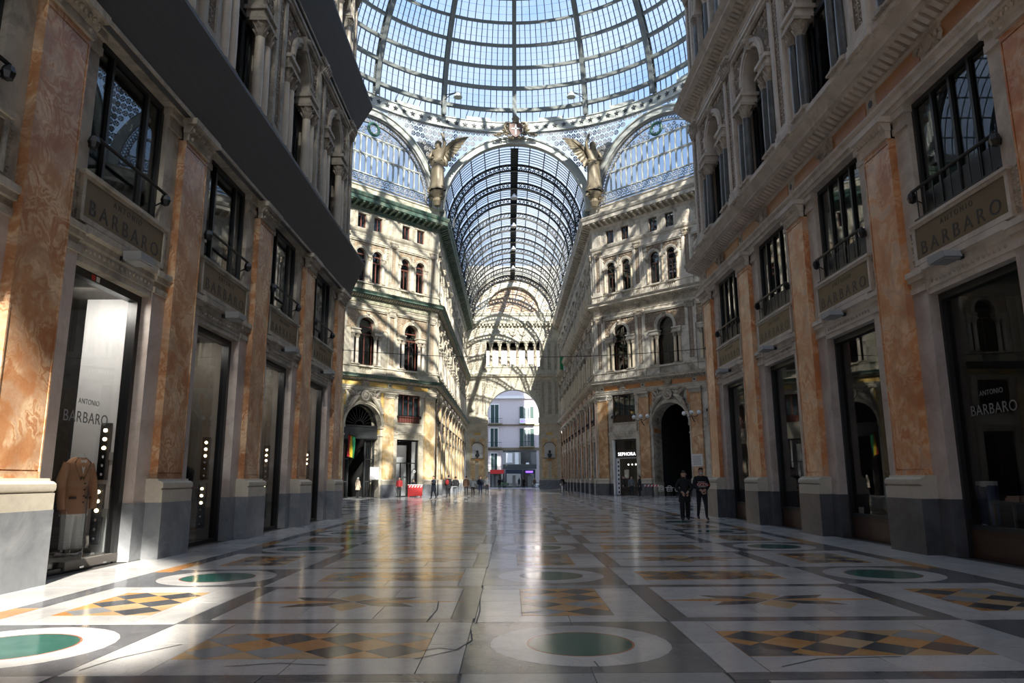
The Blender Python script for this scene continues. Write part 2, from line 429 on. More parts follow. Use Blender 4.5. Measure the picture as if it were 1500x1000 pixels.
# ---------------------------------------------------------------- ornament
def curl(b, x, z, r, a, d, y=0, t=.018, turns=1.3, m=0, steps=8):
    pts = []
    for i in range(steps+1):
        f = i/steps; q = a+d*f*turns*2*pi; rr = r*(1-.8*f)
        pts.append((x+rr*cos(q), y, z+rr*sin(q)))
    b.tube(pts, [t*(1.25-.6*i/steps) for i in range(steps+1)], 3, m)
    b.ball((x, y, z), r*.26, 5, m, sy=.6)
def leafb(b, x, z, l, a, y=0, m=0):
    c, s = cos(a), sin(a); w = l*.32; h = l*.22
    P = lambda u, v, k: (x+u*c-v*s, y+k, z+u*s+v*c)
    b.add([P(0, 0, 0), P(l*.5, w, 0), P(l, 0, h*.4), P(l*.5, -w, 0), P(l*.5, 0, h)], [(0, 3, 4), (3, 2, 4), (2, 1, 4), (1, 0, 4)], m)
def rel_vertical(w, h, seed=1, cell=None, m=0, y=0):
    """candelabra relief: central stem with paired scrolls and leaves, symmetric about x=0, base at z=0"""
    b = MB(); R = random.Random(seed); cell = cell or w*1.05; n = max(2, int(h/cell)); st = h/n
    b.tube([(0, y, .02), (0, y, h*.5), (0, y, h-.02)], w*.045, 4, m)
    for i in range(n):
        z = (i+.5)*st
        for s in (-1, 1):
            curl(b, s*w*.25, z, w*.21, pi if s > 0 else 0, s, y, w*.05, 1.2, m, 7)
            leafb(b, s*w*.06, z+st*.28, w*.36, pi/2-s*.9, y, m); leafb(b, s*w*.06, z-st*.2, w*.34, -pi/2+s*.8, y, m)
        k = R.random()
        if k < .4: b.ball((0, y, z), w*.15, 6, m, sy=.6)
        elif k < .7: b.lathe([(.001, -w*.2), (w*.12, -w*.08), (w*.05, w*.05), (w*.15, w*.2)], (0, y, z), 6, m, .6)
        else: leafb(b, 0, z-w*.2, w*.42, pi/2, y, m)
    return b
def rel_horizontal(w, h, m=0, y=0):
    b = MB(); n = max(2, int(w/(h*1.1))); st = w/n
    for i in range(n):
        x = -w/2+(i+.5)*st; s = 1 if i % 2 else -1
        curl(b, x, 0, h*.36, s*pi/2, s*(1 if x < 0 else -1), y, h*.07, 1.3, m, 7)
        leafb(b, x+st*.4, s*h*.1, h*.4, s*1.2, y, m); leafb(b, x-st*.4, -s*h*.1, h*.4, pi+s*1.0, y, m)
    return b
def rel_fill(ok, bb, cell, m=0, y=0, seed=3, mirror=True, t=.19):
    """scroll relief over the part of a box (x0,x1,z0,z1) where ok(x,z)"""
    b = MB(); R = random.Random(seed); x0, x1, z0, z1 = bb
    nx, nz = max(1, int((x1-x0)/cell+.5)), max(1, int((z1-z0)/cell+.5))
    for i in range(nx):
        for j in range(nz):
            x = x0+(i+.5+.2*(R.random()-.5))*(x1-x0)/nx; z = z0+(j+.5+.2*(R.random()-.5))*(z1-z0)/nz
            r = cell*.42
            if not ok(x, z, r*.8): continue
            a = R.random()*6.28; d = 1 if (i+j) % 2 else -1
            for s in ((1, -1) if mirror else (1,)):
                aa = a if s > 0 else pi-a
                curl(b, s*x, z, r, aa, d*s, y, cell*t*.55, 1.2, m, 6)
                leafb(b, s*x+s*r*.5*cos(a), z+r*.5*sin(a), r*.9, aa+.6*d*s, y, m)
    return b
def capital(w, h, d, m=0, leaves=True):
    """square capital: base at z=0, back at y=0; bell with leaves, corner volutes and an abacus"""
    b = MB()
    b.box(-w*.42, w*.42, -.02, d*.55, 0, h*.16, m)
    b.pris([(-w*.40, h*.16), (w*.40, h*.16), (w*.50, h*.8), (-w*.50, h*.8)], -.02, d*.7, m)
    b.box(-w*.56, w*.56, -.02, d, h*.8, h, m)
    if leaves:
        n = max(3, int(w/.17))
        for r in range(2):
            for i in range(n):
                x = -w*.4+(i+.5)*w*.8/n
                b.add([(x-w*.4/n, d*.6, h*(.14+.3*r)), (x+w*.4/n, d*.6, h*(.14+.3*r)), (x, d*(1.02+.04*r), h*(.44+.3*r)), (x, d*.62, h*(.5+.3*r))], [(0, 1, 2), (1, 3, 2), (3, 0, 2)], m)
        for s in (-1, 1): curl(b, s*w*.46, h*.68, h*.16, 0, s, d*.85, h*.05, 1.2, m, 7)
        b.ball((0, d*.95, h*.86), h*.12, 6, m)
    return b
def egg_capital(w, h, d, m=0):
    b = MB()
    b.box(-w*.5, w*.5, -.05, d*.28, 0, h*.34, m)
    n = 9
    b.prof([(-.05, h*.34), (d*.3, h*.34), (d*.75, h*.72), (-.05, h*.72)], -w*.52, w*.52, m, 0, 0)
    for i in range(n):
        x = -w*.5+(i+.5)*w/n
        b.ball((x, d*.58, h*.53), w/n*.40, 6, m, sz=1.3, sy=.8)
    b.box(-w*.57, w*.57, -.05, d, h*.72, h, m)
    for s in (-1, 1): b.ball((s*w*.36, d*.3, h*.17), h*.1, 6, m)
    return b
def column_node(r, h, mat, capm, z0, x, y):
    """colonnette with base and leafy capital"""
    k = .5*(h/2.7) if h > 2 else .32
    sh = MB().lathe([(r, .16), (r*1.02, h*.3), (r*.9, h-k)], n=10)
    ba = MB().box(-r*1.4, r*1.4, -r*1.4, r*1.4, 0, .06).lathe([(r*1.35, .05), (r*1.4, .09), (r*1.1, .13), (r*1.15, .17)], n=10)
    cp = MB().lathe([(r*.9, 0), (r*1.05, k*.1), (r*.95, k*.2), (r*1.5, k*.82)], (0, 0, h-k), 8)
    for i in range(8):
        a = i*pi/4+.39
        for q in range(2):
            rr = r*(1.0+.15*q); z = h-k+k*(.12+.33*q); c, s = cos(a+q*.39), sin(a+q*.39)
            cp.add([(rr*c-r*.4*s, rr*s+r*.4*c, z), (rr*c+r*.4*s, rr*s-r*.4*c, z), (rr*1.55*c, rr*1.55*s, z+k*.34), (rr*1.0*c, rr*1.0*s, z+k*.42)], [(0, 1, 2), (1, 3, 2), (3, 0, 2)])
    cp.box(-r*1.65, r*1.65, -r*1.65, r*1.65, h-k*.2, h)
    return N('colonnette', sh, [mat], [N('column_base', ba, [capm], smooth=True), N('column_capital', cp, [capm])], (x, y, z0), True)

# ---------------------------------------------------------------- facade modules (u along wall, v out of it, z up)
def G(stone_, relief, back, marble, plinth, base, jamb, col, corn, frieze, panel, frame, kick=False, mull=3, sheet=False):
    return dict(stone=stone_, relief=relief, back=back, marble=marble, plinth=plinth, base=base, jamb=jamb, col=col, corn=corn,
                frieze=frieze, panel=panel, frame=frame, kick=kick, mull=mull, sheet=sheet)
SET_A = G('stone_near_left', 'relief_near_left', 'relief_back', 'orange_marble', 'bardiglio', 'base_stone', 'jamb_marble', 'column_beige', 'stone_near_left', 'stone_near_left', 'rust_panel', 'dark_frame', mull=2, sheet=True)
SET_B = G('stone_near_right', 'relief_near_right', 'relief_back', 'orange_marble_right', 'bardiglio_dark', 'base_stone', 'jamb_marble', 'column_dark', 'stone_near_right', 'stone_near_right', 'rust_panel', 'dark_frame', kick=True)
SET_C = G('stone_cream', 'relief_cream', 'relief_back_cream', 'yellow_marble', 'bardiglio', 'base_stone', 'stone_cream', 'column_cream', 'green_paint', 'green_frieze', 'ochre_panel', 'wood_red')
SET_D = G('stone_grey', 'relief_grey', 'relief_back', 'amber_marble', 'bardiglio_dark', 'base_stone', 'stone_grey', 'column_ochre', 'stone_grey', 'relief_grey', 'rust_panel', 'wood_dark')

def pilaster(S):
    """ground-floor pilaster, shaft face at v=0"""
    sh = MB().box(-.545, .545, -.35, -.03, 1.5, 8.58)
    pn = MB().box(-.50, .50, -.06, 0.0, 1.62, 8.46)
    fr = MB()
    for s in (-1, 1): fr.box(min(s*.545, s*.515), max(s*.545, s*.515), -.05, .012, 1.5, 8.58)
    fr.box(-.515, .515, -.05, .012, 1.5, 1.60); fr.box(-.515, .515, -.05, .012, 8.48, 8.58)
    to = MB()
    to.prof([(-.35, 1.29), (.15, 1.29), (.195, 1.33), (.2, 1.37), (.195, 1.42), (.15, 1.455), (.10, 1.46), (.09, 1.5), (-.35, 1.5)], -.66, .66)
    ba = MB().box(-.655, .655, -.35, .19, 1.05, 1.29); pl = MB().box(-.655, .655, -.35, .20, 0, 1.05)
    return N('pilaster', sh, [S['marble']], [N('marble_panel', pn, [S['marble']]), N('panel_border', fr, [S['marble']]), N('torus_moulding', to, [S['base']], smooth=True),
             N('base_block', ba, [S['base']]), N('plinth', pl, [S['plinth']]), N('capital', egg_capital(1.12, .47, .25), [S['stone']], loc=(0, 0, 8.58))])
def pier(S, u0, u1, B):
    """jamb pier between shaft and opening, at v=-.14; inner order with little capital"""
    r = MB().box(u0, u1, -.5, -.14, 1.05, 5.1)
    a, b = (u0-.03, u1+.03)
    up = MB().box(u0, u1, -.5, -.14, 5.55, 8.62).box(u0, u1, -.5, -.09, 8.62, 8.76).box(u0, u1, -.5, -.12, 8.76, 8.9).box(a, b, -.5, -.05, 8.9, 9.05)
    cp = MB().box(u0, u1, -.5, -.10, 5.1, 5.22).box(u0, u1, -.5, -.13, 5.22, 5.34).box(a, b, -.5, -.06, 5.34, 5.44).box(a-.02, b+.02, -.5, -.02, 5.44, 5.55)
    lo = MB().box(u0-.01, u1+.01, -.5, -.12, 0, 1.05)
    c = (u0+u1)/2; w_ = min(.26, (u1-u0)*.5)
    rl = rel_vertical(w_, .85, 5); rb = MB().merge(rl, c, -.135, 5.62)
    return N('jamb_pier', r, [S['jamb']], [N('upper_pier', up, [S['stone']]), N('small_capital', cp, [S['stone']]), N('pier_plinth', lo, [S['plinth']]), N('scroll_relief', rb, [S['relief']])])
def door_head(S, w):
    b = MB().prof([(-.5, 5.0), (-.16, 5.0), (-.16, 5.12), (-.14, 5.12), (-.14, 5.3), (-.11, 5.34), (-.11, 5.44), (-.04, 5.48), (-.04, 5.6), (-.5, 5.6)], -w, w)
    o = MB(); n = 16
    for i in range(n): o.ball((-w+.12+(i+.5)*(2*w-.24)/n, -.13, 5.23), .042, 6, sy=.7)
    return N('door_head', b, [S['stone']], [N('bead_row', o, [S['relief']], stuff=True)])
def entab(S, B, u=0):
    """architrave and frieze over one bay (cornice runs separately)"""
    a = MB().prof([(-.5, 9.05), (-.02, 9.05), (-.02, 9.17), (.03, 9.17), (.03, 9.3), (.09, 9.36), (.09, 9.42), (-.5, 9.42)], -B/2, B/2)
    f = MB().box(-B/2, B/2, -.5, -.02, 9.42, 9.92)
    kids = []
    for s in (-1, 1):
        x0, x1 = (.38, B/2-.25)
        x0, x1 = (x0, x1) if s > 0 else (-x1, -x0)
        kids.append(N('frieze_panel', MB().box(x0, x1, -.03, .0, 9.48, 9.86), [S['panel']]))
    md = MB().box(-.3, .3, -.03, .035, 9.45, 9.9).disc(0, 9.67, .17, .03, .07, 12)
    for s in (-1, 1): curl(md, s*.3, 9.67, .17, 0, s, .05, .04, 1.2)
    kids.append(N('medallion', md, [S['relief']]))
    kids.append(N('vent', MB().disc(B/2, 9.67, .09, -.03, .015, 8).box(B/2-.16, B/2+.16, -.03, .005, 9.5, 9.86), ['black_metal', S['stone']]))
    kids[-1].mb.m = [0]*10+[1]*6
    return N('architrave', a, [S['stone']], [N('frieze', f, [S['frieze']])]+kids)
def mezz_window(S, w, name='window'):
    fr = MB(); z0, z1 = 6.47, 9.05
    fr.box(-w, -w+.09, -.34, -.24, z0, z1).box(w-.09, w, -.34, -.24, z0, z1).box(-w+.09, w-.09, -.34, -.24, z1-.1, z1).box(-w+.09, w-.09, -.34, -.24, z0, z0+.08)
    kids = [N('window_frame', fr, [S['frame']])]
    n = S['mull']; xs = [-w+.09]+([-w+.09+(i+1)*(2*w-.18)/(n+1) for i in range(n)] if n == 3 else [-w+.62, w-.62])+[w-.09]
    for x in xs[1:-1]: kids.append(N('mullion', MB().box(x-.035, x+.035, -.34, -.24, z0+.08, z1-.1), [S['frame']]))
    for a, b in zip(xs, xs[1:]): kids.append(N('pane', MB().box(a, b, -.31, -.30, z0+.08, z1-.1), ['window_glass']))
    kids.append(N('blind', MB().box(-w, w, -.7, -.65, z0, z1), ['blind_grey' if n == 3 else 'blind_dark']))  # added backing sheet; its grey stands for reflections in the panes
    ra = MB().tube([(-w-.02, -.06, 7.14), (0, -.06, 7.14), (w+.02, -.06, 7.14)], .035, 6)
    for s in (-1, 1): ra.ball((s*(w+.02), -.06, 7.02), .10, 7, sz=1.3).tube([(s*(w+.02), -.06, 7.0), (s*(w+.02), -.25, 6.9), (s*(w+.02), -.24, 6.9)], .03, 5)
    if n == 3:
        kids.append(N('lower_panel', MB().box(-w+.09, w-.09, -.295, -.26, z0+.08, 7.1), [S['frame']]))
        for i in range(9): x = -w+.15+i*(2*w-.3)/8; ra.tube([(x, -.06, 6.52), (x, -.06, 7.14)], .012, 4)
        ra.tube([(-w, -.06, 6.52), (w, -.06, 6.52)], .02, 4)
    kids.append(N('rail', ra, ['black_metal']))
    return kids
def sign_frame(S, w):
    b = MB().box(-w, w, -.3, -.06, 5.62, 5.72).box(-w, w, -.3, -.06, 6.36, 6.46).box(-w, -w+.08, -.3, -.06, 5.72, 6.36).box(w-.08, w, -.3, -.06, 5.72, 6.36).box(-w-.04, w+.04, -.3, -.02, 6.42, 6.48)
    return N('sign_surround', b, [S['stone']], [N('sign_backing', MB().box(-w+.08, w-.08, -.3, -.12, 5.72, 6.36), [S['stone']])])
def window_glazing(b, g, cx, hw, z0, zs, y, top=True, trans=None):
    """arched casement: frame b, panes g"""
    t = .07
    b.box(cx-hw, cx-hw+t, y-.08, y, z0, zs).box(cx+hw-t, cx+hw, y-.08, y, z0, zs).box(cx-t*.6, cx+t*.6, y-.08, y, z0, trans or zs).box(cx-hw+t, cx+hw-t, y-.08, y, z0, z0+.12)
    if trans: b.box(cx-hw+t, cx+hw-t, y-.09, y+.02, trans, trans+.12)
    b.ring(cx, zs, hw-t, hw, y-.08, y, 10)
    b.box(cx-hw+t, cx+hw-t, y-.08, y, zs-.04, zs+.06)
    n = 10
    pts = [(cx-hw, z0), (cx+hw, z0), (cx+hw, zs)]+[(cx+hw*cos(pi*i/n), zs+hw*sin(pi*i/n)) for i in range(1, n)]+[(cx-hw, zs)]
    g.pris(pts, y-.05, y-.04)
def relief_pilaster(S, z0, z1, w, capz, name='relief_pilaster', y=.05):
    """upper-floor pilaster with a sunk relief strip"""
    h = capz-z0-.35
    b = MB().box(-w/2, -w*.27, -.3, y+.06, z0, capz).box(w*.27, w/2, -.3, y+.06, z0, capz).box(-w*.27, w*.27, -.3, y, z0, capz)
    b.box(-w*.56, w*.56, -.3, y+.11, z0, z0+.14).box(-w*.53, w*.53, -.3, y+.085, z0+.14, z0+.28)
    rl = MB().merge(rel_vertical(w*.46, h, int(z0), w*.5), 0, y, z0+.33)
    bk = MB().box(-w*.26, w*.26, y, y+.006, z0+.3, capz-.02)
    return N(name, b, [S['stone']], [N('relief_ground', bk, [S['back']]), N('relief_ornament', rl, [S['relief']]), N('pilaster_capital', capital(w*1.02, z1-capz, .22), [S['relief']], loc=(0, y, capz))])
def baluster_mb(h, r=.06):
    return MB().lathe([(r*.8, 0), (r*.8, h*.08), (r*.45, h*.14), (r, h*.4), (r*.5, h*.72), (r*.42, h*.84), (r*.8, h*.9), (r*.8, h)], n=6)
def balustrade(S, B, z0, z1, gaps, ped):
    """parapet over one bay: solid with baluster gaps, pedestal with relief at the pilaster on the +u side"""
    b = MB(); xs = [-B/2]
    for a, c in gaps: xs += [a, c]
    xs.append(B/2)
    for i in range(0, len(xs), 2): b.box(xs[i], xs[i+1], -.3, .02, z0, z1-.14)
    b.box(-B/2, B/2, -.3, .10, z1-.14, z1).box(-B/2, B/2, -.3, .06, z0, z0+.14)
    bal = MB(); hh = z1-.14-z0-.14
    for a, c in gaps:
        b.box(a, c, -.3, -.16, z0, z1-.14)
        n = max(3, int((c-a)/.17))
        bb = baluster_mb(hh)
        for i in range(n): bal.merge(bb, a+(i+.5)*(c-a)/n, -.04, z0+.14)
    pd = MB().box(-ped/2, ped/2, -.3, .11, z0, z1-.16).box(-ped*.54, ped*.54, -.3, .18, z1-.16, z1+.02)
    rl = MB().merge(rel_vertical(ped*.55, z1-z0-.36, 4, ped*.6), 0, .11, z0+.1)
    return N('parapet', b, [S['stone']], [N('balusters', bal, [S['stone']], stuff=True, smooth=True),
             N('pedestal', pd, [S['stone']], loc=(B/2, 0, 0)), N('pedestal_relief', rl, [S['relief']], loc=(B/2, 0, 0))])
def floor1(S, B):
    """piano nobile bay z 10.4-17.8 centred u=0 (pilaster at +B/2 is placed apart)"""
    L = []
    R, zs, oh = .82, 14.72, 1.5
    half = B/2-.42
    wl = MB()
    wl.box(-B/2, -oh, -.55, -.02, 11.25, 14.02).box(oh, B/2, -.55, -.02, 11.25, 14.02)
    wl.archwall(-B/2, B/2, 14.4, 16.5, 0, R, zs, -.55, -.02)
    wl.box(-B/2, -R, -.55, -.02, 14.02, 14.4).box(R, B/2, -.55, -.02, 14.02, 14.4)
    L.append(N('bay_wall', wl, [S['stone']]))
    L.append(balustrade(S, B, 10.4, 11.25, [(-.72, .72)], .95))
    kids = [N('archivolt', MB().ring(0, zs, R, R+.12, -.4, .06, 16).ring(0, zs, R+.12, R+.27, -.1, .10, 16).box(-R-.27, -R, -.3, .06, 14.4, zs).box(R, R+.27, -.3, .06, 14.4, zs), [S['stone']]),
            N('keystone', MB().pris([(-.11, zs+R-.06), (.11, zs+R-.06), (.17, zs+R+.42), (-.17, zs+R+.42)], -.1, .18).ball((0, .2, zs+R+.28), .13, 6), [S['relief']])]
    for s in (-1, 1):
        im = MB(); a, b = (.72, 1.62)
        a, b = (a, b) if s > 0 else (-b, -a)
        im.box(a, b, -.5, .16, 14.05, 14.16).box(a+.03, b-.03, -.5, .12, 14.16, 14.3).box(a-.03, b+.03, -.5, .2, 14.3, 14.42)
        kids.append(N('impost', im, [S['stone']]))
        for x in (.93, 1.40): kids.append(column_node(.145, 2.78, S['col'], S['relief'], 11.26, s*x, -.02))
    rl = rel_fill(lambda x, z, r: x > .06 and (x*x+(z-zs)**2) > (R+.3+r)**2 and x < half-.12, (0.05, half-.05, zs-.25, 16.05), .30, seed=int(B*10))
    bk = MB()
    n = 10
    for s in (-1, 1):
        pts = [(s*(R+.27)*cos(pi/2*i/n), zs+(R+.27)*sin(pi/2*i/n)) for i in range(n+1)]
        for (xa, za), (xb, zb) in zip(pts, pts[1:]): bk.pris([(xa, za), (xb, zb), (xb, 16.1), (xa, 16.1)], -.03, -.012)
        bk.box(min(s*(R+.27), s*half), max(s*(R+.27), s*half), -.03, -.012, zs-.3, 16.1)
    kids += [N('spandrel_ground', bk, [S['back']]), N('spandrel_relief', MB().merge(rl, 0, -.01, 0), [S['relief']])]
    fm = MB()
    for s in (-1, 1): fm.box(min(s*half, s*(half-.12)), max(s*half, s*(half-.12)), -.1, .08, 14.45, 16.1)
    fm.box(-half, half, -.1, .10, 16.1, 16.22).box(-half-.05, half+.05, -.1, .16, 16.22, 16.34)
    kids.append(N('frame_moulding', fm, [S['stone']]))
    L += kids
    b, g = MB(), MB()
    window_glazing(b, g, 0, .80, 11.25, zs, -.38, trans=14.0)
    for s in (-1, 1):
        x = s*1.17; b.box(x-.12, x-.08, -.44, -.38, 11.25, 14.02).box(x+.08, x+.12, -.44, -.38, 11.25, 14.02); g.box(x-.2, x+.2, -.42, -.41, 11.25, 14.02)
    dk = MB().box(-B/2+.3, B/2-.3, -1.9, -1.85, 11, 15.9)
    L.append(N('arched_window', b, [S['frame']], [N('pane', g, ['window_glass']), N('dark_room', dk, ['interior_dark'])]))
    L.append(entab1(S, B, 16.5, 17.22, 'first_frieze'))
    return L
def entab1(S, B, z0, z1, nm):
    b = MB().prof([(-.5, z0), (0, z0), (0, z0+.1), (.05, z0+.1), (.05, z0+.2), (.12, z0+.26), (-.5, z0+.26)], -B/2, B/2).box(-B/2, B/2, -.5, -.01, z0+.26, z1)
    rl = MB().merge(rel_horizontal(B-.06, z1-z0-.32), 0, 0, (z0+.26+z1)/2)
    return N('frieze_band', b, [S['stone']], [N('frieze_ground', MB().box(-B/2, B/2, -.02, 0, z0+.28, z1), [S['frieze']]), N('frieze_relief', rl, [S['relief'] if S['corn'] != 'green_paint' else 'relief_cream'])])
def floor2(S, B):
    """second-floor bay z 17.8-23.5 with a pair of arched windows"""
    L = []; R, zs, d = .5, 21.22, .87; half = B/2-.42
    wl = MB(); wl.archwall(-B/2, 0, 18.7, 22.95, -d, R, zs, -.5, -.02, n=10); wl.archwall(0, B/2, 18.7, 22.95, d, R, zs, -.5, -.02, n=10)
    L.append(N('bay_wall', wl, [S['stone']]))
    L.append(balustrade(S, B, 17.8, 18.7, [(-d-.46, -d+.46), (d-.46, d+.46)], .9))
    av = MB(); im = MB()
    for s in (-1, 1):
        av.ring(s*d, zs, R, R+.1, -.3, .05, 12).ring(s*d, zs, R+.1, R+.22, -.1, .08, 12)
    for x in (-d-R-.17, 0, d+R+.17): im.box(x-.2, x+.2, -.3, .11, zs-.12, zs+.02)
    L += [N('archivolt', av, [S['stone']]), N('impost', im, [S['stone']])]
    for x in (-d-R-.17, 0, d+R+.17): L.append(column_node(.11, 2.38, S['col'], S['relief'], 18.7, x, .0))
    rl = rel_fill(lambda x, z, r: (abs(x)-d)**2+(z-zs)**2 > (R+.22+r)**2 and r < x < half-.12, (.0, half-.08, zs-.1, 22.3), .29, seed=9)
    L.append(N('spandrel_relief', MB().merge(rl, 0, -.01, 0), [S['relief']]))
    bk = MB(); n = 8
    for s in (-1, 1):
        pts = [(s*d+(R+.22)*cos(pi*i/n), zs+(R+.22)*sin(pi*i/n)) for i in range(n+1)]
        for (xa, za), (xb, zb) in zip(pts, pts[1:]): bk.pris([(xa, za), (xb, zb), (xb, 22.3), (xa, 22.3)], -.03, -.012)
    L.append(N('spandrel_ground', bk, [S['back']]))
    fm = MB()
    for s in (-1, 1): fm.box(min(s*half, s*(half-.1)), max(s*half, s*(half-.1)), -.1, .07, 18.7, 22.3)
    fm.box(-half, half, -.1, .09, 22.3, 22.42).box(-half-.04, half+.04, -.1, .14, 22.42, 22.52)
    L.append(N('frame_moulding', fm, [S['stone']]))
    for s in (-1, 1):
        b, g = MB(), MB(); window_glazing(b, g, s*d, R, 18.7, zs, -.25, trans=20.6)
        L.append(N('arched_window', b, [S['frame']], [N('pane', g, ['window_glass'])]))
    L.append(N('dark_room', MB().box(-B/2+.3, B/2-.3, -1.9, -1.85, 18.6, 22.5), ['interior_dark']))
    st = MB().prof([(-.5, 22.95), (0, 22.95), (.03, 23.1), (.14, 23.25), (.2, 23.42), (.2, 23.5), (-.5, 23.5)], -B/2, B/2)
    L.append(N('string_course', st, [S['stone']]))
    return L
def attic(S, B):
    L = []; d, hw = .87, .44
    wl = MB().box(-B/2, -d-hw, -.5, -.05, 23.5, 25.2).box(-d+hw, d-hw, -.5, -.05, 23.5, 25.2).box(d+hw, B/2, -.5, -.05, 23.5, 25.2)
    for s in (-1, 1): wl.box(s*d-hw, s*d+hw, -.5, -.05, 23.5, 23.62).box(s*d-hw, s*d+hw, -.5, -.05, 24.92, 25.2)
    L.append(N('bay_wall', wl, [S['stone']]))
    tr = MB().box(-d-hw-.3, d+hw+.3, -.1, .0, 24.96, 25.06)
    for x in (-d-hw-.12, 0, d+hw+.12): tr.box(x-.1, x+.1, -.1, .0, 23.62, 24.96)
    tr.box(B/2-.36, B/2, -.1, .02, 23.6, 25.1).box(-B/2, -B/2+.36, -.1, .02, 23.6, 25.1)
    L.append(N('attic_pilaster', tr, [S['stone']], [N('relief_ornament', MB().merge(rel_vertical(.2, 1.1, 2), 0, 0, 23.7).merge(rel_vertical(.26, 1.3, 2), B/2-.18, .02, 23.7).merge(rel_vertical(.26, 1.3, 2), -B/2+.18, .02, 23.7), [S['relief']])]))
    for s in (-1, 1):
        b = MB(); x = s*d
        b.box(x-hw, x-hw+.08, -.3, -.2, 23.62, 24.92).box(x+hw-.08, x+hw, -.3, -.2, 23.62, 24.92).box(x-.05, x+.05, -.3, -.2, 23.62, 24.92).box(x-hw, x+hw, -.3, -.2, 23.62, 23.7).box(x-hw, x+hw, -.3, -.2, 24.84, 24.92)
        L.append(N('attic_window', b, [S['frame']], [N('pane', MB().box(x-hw, x+hw, -.26, -.25, 23.62, 24.92), ['window_glass']), N('dark_room', MB().box(x-.8, x+.8, -1.2, -1.15, 23.5, 25.1), ['interior_mid'])]))
    return L

def cornice_pts(kind):
    if kind == 1: return [(-.5, 9.92), (-.02, 9.92), (.02, 9.98), (.1, 10.02), (.1, 10.07), (.42, 10.14), (.46, 10.14), (.46, 10.22), (.56, 10.34), (.6, 10.4), (.05, 10.42), (-.5, 10.42)]
    if kind == 2: return [(-.5, 17.22), (0, 17.22), (.06, 17.3), (.16, 17.36), (.5, 17.5), (.54, 17.5), (.54, 17.6), (.66, 17.74), (.7, 17.8), (.05, 17.82), (-.5, 17.82)]
    return [(-.5, 25.2), (-.02, 25.2), (.04, 25.36), (.12, 25.42), (.12, 25.7), (.18, 25.76), (.9, 25.82), (.92, 26.12), (1.0, 26.2), (1.1, 26.42), (1.1, 26.5), (-.1, 26.58), (-.5, 26.58)]
def cornices(S, wallo, u0, u1, s0, s1, dent=True, sheet=None, tops=True):
    """three continuous cornices with dentils or modillions, ends mitred"""
    T = tan(pi/8)
    for k, nm in ((1, 'lower_cornice'), (2, 'middle_cornice'), (3, 'upper_cornice')):
        b = MB().prof(cornice_pts(k), u0, u1, 0, s0*T, s1*T)
        kids = []
        if dent:
            q = MB(); L_ = u1-u0
            if k == 3:
                n = int(L_/.62)
                for i in range(n):
                    x = u0+(i+.5)*L_/n
                    q.prof([(.12, 25.46), (.2, 25.44), (.82, 25.68), (.86, 25.8), (.12, 25.8)], x-.11, x+.11)
            else:
                n = int(L_/(.22 if k == 1 else .24)); z = 10.0 if k == 1 else 17.3
                for i in range(n):
                    x = u0+(i+.5)*L_/n; q.prof([(.04, z-.05), (.12, z-.06), (.34, z+.06), (.36, z+.16), (.04, z+.16)], x-.065, x+.065)
            kids = [N('modillions' if k == 3 else 'dentils', q, [S['corn'] if k == 3 else S['stone']], stuff=True)]
        place(N(nm, b, [S['corn']], kids), wallo)
    if tops:
        place(N('blocking_course', MB().prof([(-.6, 26.5), (-.05, 26.5), (-.05, 27.45), (.03, 27.5), (.03, 27.62), (-.6, 27.62)], u0, u1, 0, s0*T, s1*T), [S['stone']]), wallo)

def corner_run(S, wallo, ua, ub, s0, s1):
    """the horizontal mouldings carried on from the last bay to a corner of the building"""
    T = tan(pi/8); k = (s0*T, s1*T)
    place(N('corner_entablature', MB().prof([(-.5, 9.05), (-.02, 9.05), (-.02, 9.17), (.03, 9.17), (.03, 9.3), (.09, 9.36), (.09, 9.42), (-.02, 9.42), (-.02, 9.92), (-.5, 9.92)], ua, ub, 0, *k), [S['stone']]), wallo)
    for z0, z1 in ((10.4, 11.25), (17.8, 18.7)):
        place(N('corner_pedestal', MB().prof([(-.3, z0), (.12, z0), (.12, z0+.1), (.09, z0+.14), (.09, z1-.16), (.16, z1-.14), (.16, z1+.02), (-.3, z1+.02)], ua, ub, 0, *k), [S['stone']]), wallo)
    place(N('corner_frieze', MB().prof([(-.5, 16.5), (0, 16.5), (.05, 16.7), (.12, 16.76), (0, 16.78), (0, 17.22), (-.5, 17.22)], ua, ub, 0, *k), [S['stone']]), wallo)
    place(N('corner_string_course', MB().prof([(-.5, 22.95), (0, 22.95), (.03, 23.1), (.14, 23.25), (.2, 23.42), (.2, 23.5), (-.5, 23.5)], ua, ub, 0, *k), [S['stone']]), wallo)
    for z0, z1, v, m in ((0, 1.05, .14, 'plinth'), (1.05, 9.05, -.05, 'jamb'), (11.25, 16.5, .0, 'stone'), (18.7, 22.95, .0, 'stone'), (23.5, 25.3, -.04, 'stone')):
        place(N('corner_masonry', MB().prof([(-.5, z0), (v, z0), (v, z1), (-.5, z1)], ua, ub, 0, *k), [S[m]]), wallo)

